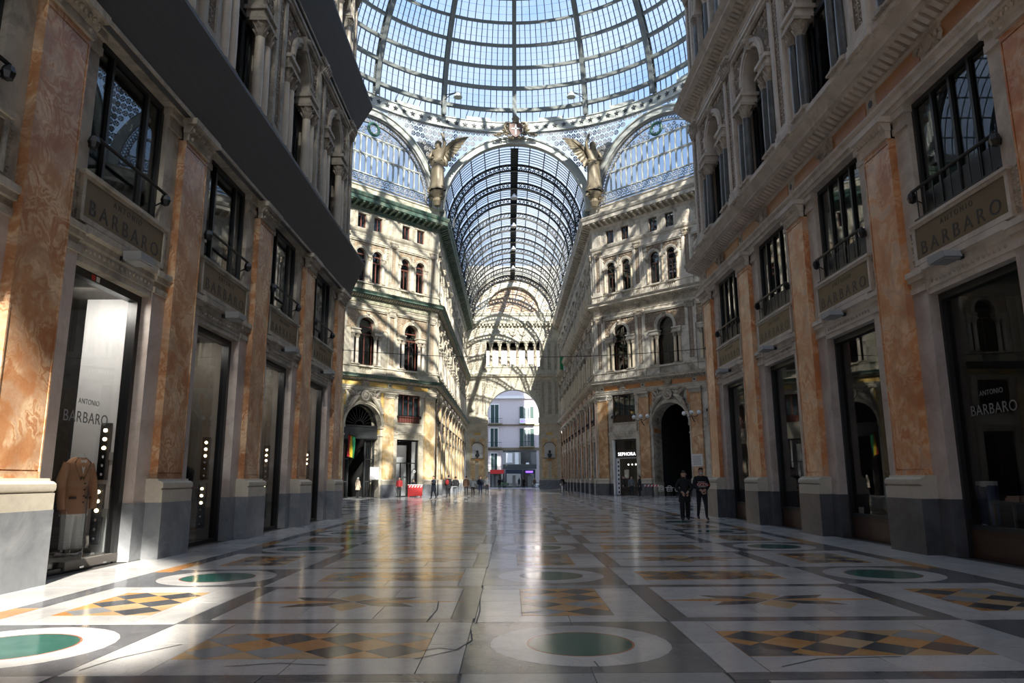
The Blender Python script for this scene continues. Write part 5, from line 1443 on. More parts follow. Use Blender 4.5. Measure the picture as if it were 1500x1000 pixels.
each('pocket', [MB().box(-.2, -.08, -.15, -.12, .98, 1.02), MB().box(.1, .2, -.15, -.12, .98, 1.02)], ['brown_cloth'], mn)
tr = MB()
for s in (-1, 1): tr.lathe([(.095, 0), (.10, .3), (.12, .62)], (s*.105, 0, .12), 8)
part('trousers', tr.box(-.2, .2, -.1, .1, .68, .76), ['white_cloth'], mn, smooth=True); part('stand', MB().box(-.2, .2, -.16, .16, 0, .02).tube([(0, 0, 0), (0, 0, .9)], .015, 6), ['chrome'], mn)
m2 = thing('mannequin', 'mannequin in a black jacket half hidden behind the tan coat', 'mannequin', (-8.66, 13.42, .17), rad(70))
c_ = MB(); torso(c_, .46, .6, .75, 1.66, 1.05)
for s in (-1, 1): c_.tube([(s*.2, 0, 1.55), (s*.29, .0, 1.25), (s*.3, -.05, .85)], [.078, .085, .06], 14)
part('jacket', c_, ['black_cloth'], m2, smooth=True); part('stand', MB().box(-.2, .2, -.16, .16, 0, .02).tube([(0, 0, 0), (0, 0, .8)], .02, 6), ['black_metal'], m2)
for i, y in enumerate((12.55, 13.25)):
    g = thing('security_gate', 'clear acrylic security post in front of the %s' % ('tan coat, the one nearer the sunlit pier' if i == 0 else 'bulb strips'), 'security gate', (-7.86, y, .03))
    part('post', MB().box(-.012, .012, -.03, .03, 0, 1.35), ['acrylic'], g); part('foot', MB().box(-.05, .05, -.06, .06, 0, .03), ['chrome'], g); part('rod', MB().tube([(.0, .05, .02), (.0, .05, 1.3)], .008, 5), ['chrome'], g)
sh_ = thing('shoe_display', 'olive shoe and folded goods low in the tan coat window', 'shoe', (-8.2, 13.3, .17))
part('sole', MB().box(-.13, .13, -.06, .06, 0, .03), ['white_panel'], sh_); part('upper', MB().ball((0, 0, .06), .12, 8, sz=.5, sy=.5), ['olive'], sh_, smooth=True)
for i in range(3, 5):
    pass
hj = thing('mannequin', 'dark coat on a stand in the shop window next beyond the tan coat', 'mannequin', (-8.45, 17.6, .05), rad(70))
c_ = MB(); torso(c_, .5, .6, .85, 1.75, 1.05); part('jacket', c_, ['black_cloth'], hj, smooth=True); part('stand', MB().box(-.2, .2, -.16, .16, 0, .02).tube([(0, 0, 0), (0, 0, .9)], .02, 6), ['black_metal'], hj); part('pocket_square', MB().box(-.12, -.06, -.17, -.14, 1.2, 1.3), ['red_cloth'], hj)
jn = thing('mannequin', 'leg form in blue jeans with one white shoe in the dark shop window', 'mannequin', (8.35, 13.75, .5), rad(-60))
b = MB()
for s in (-1, 1): b.lathe([(.07, 0), (.08, .25), (.10, .55), (.13, .72)], (s*.09, 0, .08), 8)
part('jeans', b, ['jeans'], jn, smooth=True); part('shirt_hem', MB().lathe([(.2, 0), (.2, .1)], (0, 0, .78), 10, 0, .6), ['white_cloth'], jn); part('shoe', MB().ball((-.09, -.06, .05), .1, 7, sz=.5, sx=.5), ['white_cloth'], jn)
part('base', MB().box(-.2, .2, -.15, .15, 0, .02), ['chrome'], jn)
tb = thing('display_table', 'small display table with folded pale garment in the dark shop window', 'table', (8.55, 13.1, .5))
part('tabletop', MB().box(-.4, .4, -.3, .3, .48, .52), ['interior_mid'], tb)
for a in (-1, 1):
    for c in (-1, 1): part('leg', MB().box(a*.36-.02, a*.36+.02, c*.26-.02, c*.26+.02, 0, .48), ['interior_mid'], tb)
part('folded_garment', MB().box(-.2, .2, -.18, .18, .52, .58).box(-.18, .18, -.16, .16, .58, .62), ['skin'], tb)
cdn = thing('price_card', 'small white card leaning inside the dark window with wooden kick', 'card', (8.1, 18.25, .5)); part('card', MB().box(-.06, .06, -.005, .005, 0, .24), ['white_panel'], cdn)

# ---------------------------------------------------------------- shops in the diagonals
def diag_shop(W_, u, label, side, back, **k): return shop_front(None, W_, u, label, side, back=back, strips=False, **k)
for W_, sg, S in ((WDL, 1, SET_C), (WDR, -1, SET_D)):
    nm_ = 'cream' if sg > 0 else 'grey'
    structure_window(S, W_, sg*3.03, 1.25, 'mezzanine window over the corner shop of the %s building' % nm_); structure_window(S, W_, sg*12.77, 1.25, 'mezzanine window beyond the arch of the %s building' % nm_)
a = diag_shop(WDL, 3.03, 'shop doorway with white inner wall behind the red striped barrier', 'white_panel', 'interior_mid')
part('inner_panel', MB().box(-1.2, -.1, -2.1, -2.0, 0, 4.6).box(.2, .9, -2.4, -2.3, 0, 2.4), ['white_panel'], a)
part('door_leaf', MB().box(-.3, -.24, -.5, -.4, 0, 2.9).box(-1.1, 1.15, -.5, -.4, 2.9, 2.98).box(.55, .61, -.5, -.4, 0, 2.9), ['black_metal'], a)
each('round_decal', [MB().ring(x, 2.2, .08, .14, -.42, -.41, 10, 0, 2*pi) for x in (-.95, 1.05)], ['white_panel'], a)
a = diag_shop(WDR, -3.03, 'perfumery front with glowing SEPHORA letters and black and white stripes', 'white_panel', 'interior_mid')
part('fascia', MB().box(-1.2, 1.2, -.40, -.34, 3.35, 4.05), ['black_metal'], a)
part('lettering', MB().merge(text_mb('SEPHORA', .42, .03, 1.0, 0, 1.1), -.05, -.34, 3.52), ['sign_white'], a)
part('transom', MB().box(-1.2, 1.2, -.42, -.3, 3.25, 3.35), ['lamp_grey'], a)
stp = MB()
part('striped_panel', MB().box(.82, 1.2, -.42, -.36, 0, 3.25), ['white_panel'], a)
each('black_stripe', [MB().box(.86, 1.0, -.365, -.345, .2+i*.38, .39+i*.38) for i in range(8)], ['black_metal'], a)
part('white_jamb', MB().box(1.2, 1.32, -.45, -.1, 0, 4.9), ['white_panel'], a)
each('shop_lamp', [MB().ball((-.9+.4*i, -1.6, 2.75), .07, 6) for i in range(5)], ['shop_light'], a)
for W_, sg, nm in ((WDL, 1, 'beyond the arch of the cream building'), (WDR, -1, 'beyond the arch of the grey building')):
    diag_shop(W_, sg*12.77, 'shop window '+nm, 'interior_mid', 'interior_dark')
# archway gates of the cream building
l, r = wframe(WDL, 7.9, -.7)
gt = thing('arch_gate', 'dark iron fan grille and open door leaves in the sunlit archway', 'gate', l, r)
q = MB().ring(0, 6.1, 1.66, 1.8, -.05, .05, 16).ring(0, 6.1, .4, .46, -.04, .04, 10)
for i in range(13): an = pi*i/12; q.tube([(.43*cos(an), 0, 6.1+.43*sin(an)), (1.7*cos(an), 0, 6.1+1.7*sin(an))], .025, 4)
part('fan_grille', q, ['black_metal'], gt)
part('transom_beam', MB().box(-1.83, 1.83, -.15, .12, 4.95, 6.08).box(-1.83, 1.83, -.15, .16, 5.0, 5.08).box(-1.83, 1.83, -.15, .18, 5.98, 6.1).disc(.9, 5.5, .12, .1, .16, 10), ['iron_dark'], gt)
for s in (-1, 1):
    d = MB(); x0, x1 = sorted((s*1.78, s*.78))
    d.box(x0, x0+.08, -.3, -.2, 0, 4.95).box(x1-.08, x1, -.3, -.2, 0, 4.95)
    for z in (0, 1.3, 3.2, 4.87): d.box(x0, x1, -.3, -.2, z, z+.08)
    for i in range(1, 6): x = x0+(x1-x0)*i/6; d.box(x-.015, x+.015, -.27, -.23, 0, 4.9)
    part('door_leaf', d, ['iron_dark'], gt)
part('wood_lining', MB().box(.3, .8, -1.8, -1.6, 0, 4.6), ['wood_red'], gt)
nb = thing('notice_board', 'white notice board standing by the sunlit archway', 'notice board', wframe(WDL, 7.0, .5)[0], WDL.rotation_euler.z)
part('board', MB().box(-.45, .45, -.02, .02, 1.5, 2.55), ['white_panel'], nb); part('post', MB().box(-.03, .03, -.02, .02, 0, 1.5).box(-.25, .25, -.15, .15, 0, .04), ['black_metal'], nb)
def flag(name, label, loc, rot, cols, w, h, pole):
    t = thing(name, label, 'flag', loc, rot)
    for i, c in enumerate(cols):
        b = MB(); n = 6; x0, x1 = w*i/3, w*(i+1)/3
        for j in range(n+1):
            for x in (x0, x1):
                z = -h*j/n; y = .06*sin(x*9+j*.7); b.v += [(x, y, z-.25*x), (x, y+.012, z-.25*x)]
        for j in range(n):
            o = 4*j
            b.f += [[o, o+2, o+6, o+4], [o+1, o+5, o+7, o+3], [o, o+4, o+5, o+1], [o+2, o+3, o+7, o+6]]; b.m += [0]*4
        b.f += [[0, 1, 3, 2], [4*n, 4*n+2, 4*n+3, 4*n+1]]; b.m += [0]*2
        part('flag_stripe', b, [c], t)
    part('flagpole', MB().tube([(0, 0, .1), (w*.5, 0, -.06), (w+.1, 0, -.25*w-.0)], .03, 6) if pole else MB().tube([(0, 0, .2), (0, 0, -h)], .03, 6), ['black_metal'], t)
flag('hanging_flag', 'green, yellow and red flag hanging beside the sunlit archway', wframe(WDL, 9.75, .55, 5.15)[0], rad(-30), ['flag_red', 'flag_yellow', 'flag_green'], .75, 1.75, True)
flag('hanging_flag', 'small green, white and red flag high on the shaded far arm', (6.6, 101, 18.7), 0, ['flag_green', 'white_cloth', 'flag_red'], 1.5, 1.9, True)
# globe lamps and plaque on the grey building
for u, nm in ((5.3, 'between the SEPHORA front and the archway'), (10.35, 'above the marble plaque by the archway')):
    g = thing('wall_lamp', 'bracket lamp with pale glass globes '+nm, 'lamp', wframe(WDR, -u, .0, 6.6)[0], WDR.rotation_euler.z)
    part('bracket', MB().tube([(0, 0, -.5), (0, .3, -.3), (0, .45, .0)], .035, 6).tube([(-.7, .5, .05), (-.3, .45, -.12), (0, .45, 0), (.3, .45, -.12), (.7, .5, .05)], .03, 6), ['iron_dark'], g)
    for x, z in ((-.7, .22), (0, .25), (.7, .22)): part('globe', MB().ball((x, .48, z), .19, 10), ['white_panel'], g, smooth=True)
pq = thing('wall_plaque', 'pale inscribed marble plaque on the pilaster beside the dark archway', 'plaque', wframe(WDR, -10.4, .0, 2.45)[0], WDR.rotation_euler.z)
part('slab', MB().box(-.52, .52, .0, .06, 0, 1.0), ['plaque'], pq)
q = MB()
for i in range(7): q.box(-.4+.03*(i % 3), .4-.05*(i % 2), .06, .064, .14+.11*i, .18+.11*i)
part('inscription', q, ['letter_silver'], pq)
each('corner_pin', [MB().ball((x, .06, z), .02, 5) for x in (-.46, .46) for z in (.06, .94)], ['bronze_plate'], pq)

# ---------------------------------------------------------------- statues, crest, lamps up high
def skin_mesh(joints, bones, sub=1):
    """one continuous surface grown round a joint skeleton: joints = [(x,y,z,rx,ry)]"""
    bm = bmesh.new(); ly = bm.verts.layers.skin.verify()
    vs = []
    for i, j in enumerate(joints):
        v = bm.verts.new(j[:3]); v[ly].radius = (j[3], j[4] if len(j) > 4 else j[3]); v[ly].use_root = (i == 0); vs.append(v)
    for a, b in bones: bm.edges.new((vs[a], vs[b]))
    me = bpy.data.meshes.new('body'); bm.to_mesh(me); bm.free()
    ob = bpy.data.objects.new('body', me); COL.objects.link(ob)
    ob.modifiers.new('skin', 'SKIN').use_smooth_shade = True
    s = ob.modifiers.new('sub', 'SUBSURF'); s.levels = sub; s.render_levels = sub
    dg = bpy.context.evaluated_depsgraph_get(); ev = ob.evaluated_get(dg)
    out_ = bpy.data.meshes.new_from_object(ev)
    bpy.data.objects.remove(ob); bpy.data.meshes.remove(me)
    return out_
def mesh_obj(name, me, parent):
    o = bpy.data.objects.new(name, me); COL.objects.link(o); o.parent = parent; return o
def angel(label, loc, rot, raise_side, K=3.05):
    t = thing('angel_statue', label, 'statue', loc, rot); t.scale = (K, K, K)
    r = raise_side
    J = [(0, 0, .92, .16, .13), (0, -.02, 1.12, .135, .11), (0, 0, 1.33, .17, .12), (0, .01, 1.47, .06, .06), (0, .03, 1.58, .09, .1), (0, .03, 1.68, .08, .09),
         (r*.19, 0, 1.42, .07), (r*.26, .06, 1.62, .055), (r*.2, .1, 1.86, .045), (r*.17, .12, 1.96, .04),
         (-r*.19, 0, 1.42, .07), (-r*.28, .06, 1.2, .055), (-r*.14, .2, 1.1, .045), (-r*.05, .24, 1.1, .04),
         (.09, .02, .85, .11), (.1, .06, .48, .08), (.1, .0, .1, .055), (.1, .12, .04, .045),
         (-.09, .02, .85, .11), (-.1, .02, .48, .08), (-.1, -.04, .1, .055), (-.1, .08, .04, .045)]
    Bn = [(0, 1), (1, 2), (2, 3), (3, 4), (4, 5), (2, 6), (6, 7), (7, 8), (8, 9), (2, 10), (10, 11), (11, 12), (12, 13), (0, 14), (14, 15), (15, 16), (16, 17), (0, 18), (18, 19), (19, 20), (20, 21)]
    me = skin_mesh(J, Bn); me.materials.append(MATS['statue']); mesh_obj('body', me, t)
    rb = MB(); n = 16; rows = [(1.12, .17, .13), (.98, .24, .19), (.92, .2, .17), (.6, .2, .17), (.3, .22, .19), (.06, .26, .22)]
    for z, a, b in rows:
        for i in range(n):
            q = 2*pi*i/n; k = 1+.10*(i % 2)*(1.3-z)
            rb.v.append((a*k*cos(q), b*k*sin(q)+.02, z))
    for j in range(len(rows)-1):
        for i in range(n): rb.f.append([j*n+i, j*n+(i+1) % n, (j+1)*n+(i+1) % n, (j+1)*n+i]); rb.m.append(0)
    rb.tube([(-.2, .12, 1.05), (0, .17, .98), (.2, .1, 1.08), (.26, -.02, .95)], [.05, .07, .05, .03], 6)
    part('robe', rb, ['statue'], t, smooth=True)
    for s in (-1, 1):
        w = MB(); up = 1.0 if s == -r else .62
        tip = (s*1.0, -.1, 1.5+.42*up); sh = (s*.1, -.13, 1.36)
        for k in range(9):
            f = k/8
            a = Vector(sh).lerp(Vector((s*.55, -.16, 1.58+.16*up)), f*.9)
            b = Vector((s*.28, -.12, .86)).lerp(Vector(tip), f**.8)
            d = (b-a); nrm = Vector((-d.z, 0, d.x)).normalized()*.085
            w.add([a+nrm, a-nrm, a+d*.7-nrm*1.1, b, a+d*.7+nrm*1.1, a+d*.4+Vector((0, .05, 0))], [(0, 1, 5), (1, 2, 5), (2, 3, 5), (3, 4, 5), (4, 0, 5)])
            w.add([a+nrm+Vector((0, -.03, 0)), a-nrm+Vector((0, -.03, 0)), a+d*.7-nrm, b, a+d*.7+nrm], [(4, 3, 2, 1, 0)])
        w.tube([sh, (s*.35, -.12, 1.55+.1*up), (s*.62, -.14, 1.62+.25*up), tip], [.07, .08, .06, .02], 6)
        part('wing', w, ['statue'], t)
    part('hair', MB().ball((0, -.0, 1.66), .115, 9, sz=1.0).ball((0, -.09, 1.6), .07, 7), ['statue'], t, smooth=True)
    pd = MB().lathe([(.10, -.45), (.16, -.3), (.12, -.2), (.22, -.06), (.24, .0), (.2, .05)], n=12)
    for s in (-1, 1): curl(pd, s*.17, -.16, .14, 0, s, .06, .035); curl(pd, s*.2, .06, .10, pi/2, -s, .12, .03)
    part('pedestal', pd, ['statue'], t)
    return t
angel('bronze winged angel statue between great arch and lunette, above the cream building', (-7.5, 65.5, 28.75), pi+rad(-20), -1)
angel('bronze winged angel statue between great arch and lunette, above the grey building', (7.65, 65.5, 28.6), pi+rad(20), 1)
cr_ = thing('crest', 'bronze crowned crest with white cross at the top of the great arch', 'crest', (.12, CY+RD-.45, 34.9), pi)
part('shield', MB().pris([(-.62, 1.45), (0, 1.55), (.62, 1.45), (.66, .8), (.35, .25), (0, .05), (-.35, .25), (-.66, .8)], -.05, .16), ['crest_red'], cr_)
part('cross', MB().box(-.07, .07, .16, .2, .3, 1.4).box(-.42, .42, .16, .2, .88, 1.02), ['white_panel'], cr_)
sc_ = MB()
for s in (-1, 1):
    for x, z, r_ in ((.85, 1.25, .3), (1.0, .75, .3), (.75, .3, .26), (1.45, .35, .25), (1.8, .2, .2), (.4, .0, .2)): curl(sc_, s*x, z, r_, 1 if s > 0 else 2, s, .05, .07); leafb(sc_, s*x, z, .5, (.3 if s > 0 else pi-.3), .08)
    sc_.tube([(s*.5, .1, 1.6), (s*.95, .12, 1.6), (s*1.15, .1, 1.2), (s*.9, .1, .6)], [.1, .14, .12, .05], 6)
part('scrollwork', sc_, ['statue'], cr_, smooth=True)
part('crown', MB().lathe([(.3, 1.6), (.36, 1.75), (.3, 1.8), (.42, 2.1), (.2, 2.35), (.06, 2.45), (.1, 2.6), (.01, 2.7)], n=10, sy=.7), ['statue'], cr_)
for nm, a, lab in ((0, -SEG, 'nearer the cream building'), (1, SEG, 'nearer the grey building'), (2, 3*SEG, 'above the walking pair')):
    e_ = rad(6.4 if nm < 2 else 9)
    p = sp_(a, e_, RD-.5)
    f = thing('floodlight', 'grey dish floodlight on a lattice bracket, '+lab, 'lamp', (p[0], p[1]+CY, p[2]+ZD), -a+pi+(rad(55) if nm == 0 else rad(-55)))
    part('bracket', MB().tube([(0, -.3, -.8), (0, 0, 0), (0, 1.3, .15)], .05, 5).tube([(0, -.2, -.6), (0, .5, -.1), (0, 1.3, .15)], .04, 5).tube([(0, .0, 0), (0, .3, -.25), (0, .6, .05), (0, .9, .0)], .03, 4), ['iron_dark'], f)
    part('dish', MB().lathe([(.05, .15), (.2, .1), (.42, -.3), (.44, -.42), (.36, -.42)], (0, 1.35, 0), 12), ['iron_light'], f, smooth=True)
for i, y in enumerate((76.5, 85.8, 95.0, 104.2)):
    pnd = thing('pendant_lamp', 'bell shaped pendant lamp under the far vault, %s from the great arch' % ('nearest', 'second', 'third', 'farthest')[i], 'lamp', (0, y, 32.6), 0, 'pendant lamps along the far vault')
    part('cord', MB().tube([(0, 0, .5), (0, 0, 1.75)], .03, 5), ['black_metal'], pnd); part('shade', MB().lathe([(.08, .55), (.18, .4), (.42, .05), (.44, 0), (.3, .0)], n=12), ['white_panel'], pnd, smooth=True)
cab = thing('cable', 'thin dark cable strung across between the two wall corners', 'cable', (0, YN-.3, 6.4))
part('wire', MB().tube([(x, 0, .35*(x/7.6)**2-.0) for x in [-7.62+15.24*i/12 for i in range(13)]], .014, 5), ['black_metal'], cab)
part('wall_hook', MB().box(-7.66, -7.48, -.04, .04, .28, .4), ['black_metal'], cab); part('wall_hook', MB().box(7.48, 7.66, -.04, .04, .28, .4), ['black_metal'], cab)
for x, z, y, lab in ((-7.1, 10.75, YN+.4, 'corner of the sheeted wall'),):
    c_ = thing('spotlight', 'small black spotlight at the %s' % lab, 'lamp', (x, y, z)); part('head', MB().ball((.1, 0, 0), .13, 8, sx=1.2), ['black_metal'], c_, smooth=True); part('arm', MB().tube([(-.4, -.25, -.02), (.1, 0, 0)], .03, 5), ['black_metal'], c_)

# ---------------------------------------------------------------- people
def person(label, loc, face, h=1.72, coat='black_cloth', legs='dark_jeans', hem=.62, hair='hair', pose='stand', step=.0, long_hair=False, mask=False, detail=False, band=False, bag=None, group=None, clasp=False, hood=False, wide=False):
    """face: heading in radians the person looks along (0 = +y)"""
    K = h/1.75
    t = thing('person', label, 'person', loc, face, group); t.scale = (K, K, K)
    s = step; wd = .9 if long_hair else 1.0
    arms = {'stand': ((.24, -.02, 1.14), (.25, .08, .9)), 'clasp': ((.27, .0, 1.14), (.07, .2, .98)), 'phone': ((.26, .0, 1.15), (.1, .24, 1.25)), 'pocket': ((.3, -.06, 1.15), (.21, .06, .95))}[pose]
    J = [(0, 0, .95, .16, .12), (0, 0, 1.12, .14*wd, .11), (0, .0, 1.32, .165*wd, .12), (0, .0, 1.47, .06, .06), (0, .02, 1.55, .066, .088), (0, .02, 1.635, .098, .122), (0, .015, 1.705, .085, .1)]
    Bn = [(0, 1), (1, 2), (2, 3), (3, 4), (4, 5), (5, 6)]
    for q in (-1, 1):
        b = len(J); e, w_ = arms; sw = s*q*.25
        J += [(q*.185*wd, 0, 1.405, .062), (q*e[0], e[1]-sw, e[2], .055), (q*w_[0], w_[1]-sw*1.3, w_[2], .038), (q*(w_[0]-.01 if pose != 'clasp' else .02), w_[1]-sw*1.4+.05, w_[2]-.07, .034)]
        Bn += [(2, b), (b, b+1), (b+1, b+2), (b+2, b+3)]
        b = len(J); L = s*q
        J += [(q*.095, 0, .86, .105), (q*.105, L*.32+.03, .48, .07 if not wide else .1), (q*.11, L*.62-.03, .09+max(0, -L)*.12, .045 if not wide else .08), (q*.12, L*.62+.13, .035+max(0, -L)*.1, .04, .035)]
        Bn += [(0, b), (b, b+1), (b+1, b+2), (b+2, b+3)]
    me = skin_mesh(J, Bn, 2 if detail else 1)
    mats = ['skin', coat, legs, 'shoe']
    for m in mats: me.materials.append(MATS[m])
    wr = [Vector(J[k+2][:3]) for k in (7, 15)]
    mi = []
    for p in me.polygons:
        c = p.center
        hand = any((c-w_).length < .05 or (c.z < w_.z-.01 and abs(c.x) > .17 and abs(c.x-w_.x) < .08 and c.z > .72 and pose == 'stand') for w_ in wr) or (pose in ('clasp', 'phone') and any((c-w_).length < .085 for w_ in wr))
        mi.append(0 if c.z > 1.475 or hand else 3 if c.z < .085 else 2 if c.z < .92 and abs(c.x) < .24 else 1)
    me.polygons.foreach_set('material_index', mi); me.polygons.foreach_set('use_smooth', [True]*len(mi)); mesh_obj('body', me, t)
    # coat: an offset shell of the torso and sleeves with an open skirt
    bm = bmesh.new(); bm.from_mesh(me); bm.faces.ensure_lookup_table()
    for f in list(bm.faces):
        if f.material_index != 1: bm.faces.remove(f)
    for v in list(bm.verts):
        if not v.link_faces: bm.verts.remove(v)
    bm.normal_update()
    for v in bm.verts: v.co += v.normal*.018
    cm = bpy.data.meshes.new('coat'); bm.to_mesh(cm); bm.free()
    cm.materials.clear(); cm.materials.append(MATS[coat]); cm.polygons.foreach_set('material_index', [0]*len(cm.polygons)); mesh_obj('coat', cm, t)
    if hem < .9:
        sk = MB(); n = 14; rows = [(1.1, .185, .14), (.95, .2, .155), (hem, .215+.04*(.9-hem), .175+.05*(.9-hem))]
        for z, a, b in rows: sk.v += [(a*cos(2*pi*i/n), b*sin(2*pi*i/n), z) for i in range(n)]
        for j in range(2): 
            for i in range(n): sk.f.append([j*n+i, j*n+(i+1) % n, (j+1)*n+(i+1) % n, (j+1)*n+i]); sk.m.append(0)
        part('coat_skirt', sk, [coat], t, smooth=True)
    hb = MB()
    n = 10
    for j in range(5):
        el = pi/2*j/4; 
        for i in range(n):
            q = 2*pi*i/n; fr = .055 if sin(q) > .2 else -.05
            hb.v.append((.094*cos(el)*cos(q), .105*cos(el)*sin(q)-.004, 1.665+fr*(1-j/4)+.095*sin(el)))
    for j in range(4):
        for i in range(n): hb.f.append([j*n+i, j*n+(i+1) % n, (j+1)*n+(i+1) % n, (j+1)*n+i]); hb.m.append(0)
    if long_hair: hb.lathe([(.10, 0), (.11, .12), (.09, .25)], (0, -.085, 1.42), 9, 0, .5)
    part('hair', hb, [hair], t, smooth=True)
    if hood: part('hood', MB().lathe([(.12, 0), (.14, .08), (.11, .15)], (0, -.03, 1.42), 10), [coat], t, smooth=True)
    if mask: part('face_mask', MB().ball((0, .085, 1.575), .06, 8, sz=.85, sy=.6), ['mask'], t, smooth=True)
    if detail:
        part('face', MB().ball((-.034, .118, 1.655), .012, 6).ball((.034, .118, 1.655), .012, 6).box(-.05, -.02, .112, .122, 1.675, 1.683).box(.02, .05, .112, .122, 1.675, 1.683), ['hair'], t)
        part('nose', MB().pris([(-.014, 1.61), (.014, 1.61), (.008, 1.655), (-.008, 1.655)], .1, .14), ['skin'], t)
        part('ear', MB().ball((-.093, .01, 1.63), .024, 6, sx=.5, sz=1.3).ball((.093, .01, 1.63), .024, 6, sx=.5, sz=1.3), ['skin'], t)
        hd_ = MB()
        for k, w_ in zip((-1, 1), wr):
            base = Vector(w_)+Vector((-k*.0, .04, -.05))
            for i in range(4):
                o = Vector((k*(.024-.016*i), 0, 0)); L = (.062, .072, .068, .055)[i]
                p0 = base+o; p1 = p0+Vector((-k*.008, .03, -L*.55)); p2 = p1+Vector((-k*.02, -.004, -L*.5))
                hd_.tube([p0, p1, p2], [.0095, .009, .007], 5)
            p0 = Vector(w_)+Vector((-k*.03, .03, -.03)); hd_.tube([p0, p0+Vector((-k*.022, .03, -.015)), p0+Vector((-k*.03, .045, -.04))], [.011, .01, .008], 5)
        part('fingers', hd_, ['skin'], t, smooth=True)
    if band:
        n = 18; bb = MB()
        for z0, z1, m, o in ((1.12, 1.27, 0, .0), (1.27, 1.285, 1, .002), (1.105, 1.12, 1, .002)):
            for i in range(n):
                a0, a1 = 2*pi*i/n, 2*pi*(i+1)/n; f = lambda a, z: ((.186+o)*cos(a), (.148+o)*sin(a)+.0, z)
                bb.add([f(a0, z0), f(a1, z0), f(a1, z1), f(a0, z1)], [(0, 1, 2, 3)], m)
        part('red_band', bb, ['red_cloth', 'white_cloth'], t)
        tx = text_mb('GCDS', .135, .01, 1.05); q = MB(); q.merge(tx, 0, .15, 1.145); part('lettering', q, ['white_cloth'], t)
        for k in (-1, 1):
            sl_ = MB().tube([(k*.236, -.012, 1.2), (k*.258, -.008, 1.13)], [.085, .078], 8); part('sleeve_band', sl_, ['red_cloth'], t, smooth=True)
    if bag == 'red': part('backpack', MB().ball((-.1, -.13, 1.2), .15, 8, sz=1.5, sy=.55), ['red_cloth'], t, smooth=True)
    if bag == 'belt': part('belt_panel', MB().box(-.2, .2, -.19, -.15, .86, .92), ['lamp_grey'], t)
    return t
person('woman walking in a long black coat and wide dark trousers, hands clasped', (5.57, 26.0, 0), pi-.1, 1.72, 'black_cloth', 'black_cloth', .66, pose='clasp', step=.18, long_hair=True, detail=True, wide=True)
person('man in black sweatshirt with red lettered band and lowered face mask, walking', (6.27, 26.35, 0), pi+.05, 1.83, 'black_cloth', 'dark_jeans', .95, pose='phone' if False else 'clasp', step=-.22, mask=True, detail=True, band=True, hair='hair')
person('person in dark long coat standing apart, before the sunlit pilasters', (-6.45, 56.1, 0), pi/2+.8, 1.75, 'navy_cloth', 'black_cloth', .6, pose='phone', step=.25)
person('person in dark coat with red backpack, back turned', (-5.85, 62.4, 0), .1, 1.83, 'black_cloth', 'black_cloth', .7, bag='red', step=.1)
person('person in black jacket with grey trousers beside the red backpack', (-5.25, 62.3, 0), -.1, 1.72, 'black_cloth', 'grey_cloth', .95, pose='pocket', bag='belt', step=-.25)
person('person in brown jacket strolling away beside one in grey', (-4.62, 67.2, 0), .1, 1.78, 'brown_cloth', 'black_cloth', .8, step=.12)
person('person in grey jacket walking beside the brown jacket', (-4.0, 67.2, 0), .2, 1.66, 'grey_cloth', 'black_cloth', .85, hair='brown_cloth', long_hair=True, step=.15)
person('person in dark top and blue jeans walking toward the crossing', (-3.55, 73.0, 0), pi, 1.8, 'navy_cloth', 'jeans', .95, step=.2)
person('person in dark jacket and pale shirt behind the blue jeans walker', (-3.1, 80.0, 0), pi, 1.76, 'grey_cloth', 'black_cloth', .9, step=.2)
person('person in dark clothes by the far arm shop fronts on the shaded side', (5.0, 78.0, 0), pi+.4, 1.74, 'black_cloth', 'grey_cloth', .8, step=.2)
person('person in beige coat beside the sunlit archway gate', (-13.2, 60.6, 0), pi/2-2.2, 1.68, 'beige_cloth', 'black_cloth', .7, hair='white_cloth', hood=True)
person('person in red top inside the doorway behind the barrier', (-10.3, 64.2, 0), pi, 1.7, 'red_cloth', 'black_cloth', .95)
person('person in black crouched posture by the red barrier shop doorway', (-9.1, 64.6, 0), pi-.3, 1.5, 'black_cloth', 'black_cloth', .7)
person('person in black jacket waiting at the striped perfumery door', (9.15, 62.6, 0), pi/2, 1.74, 'black_cloth', 'black_cloth', .8, mask=True)
person('person in dark coat and skirt facing the perfumery queue', (10.15, 60.7, 0), pi/2+.2, 1.72, 'black_cloth', 'navy_cloth', .5, long_hair=True, mask=True)
person('person in grey top between two dark coats at the perfumery', (9.75, 62.3, 0), pi, 1.68, 'grey_cloth', 'dark_jeans', .9)
person('person in long black coat crossing under the far archway', (1.5, 112.0, 0), pi, 1.75, 'black_cloth', 'black_cloth', .45, long_hair=True)
person('person in dark green coat under the far archway by the purple light', (3.3, 116, 0), pi, 1.7, 'olive', 'grey_cloth', .7)
person('person in black leaving by the far archway near the dark shop', (-2.2, 112, 0), 0, 1.72, 'black_cloth', 'black_cloth', .7)

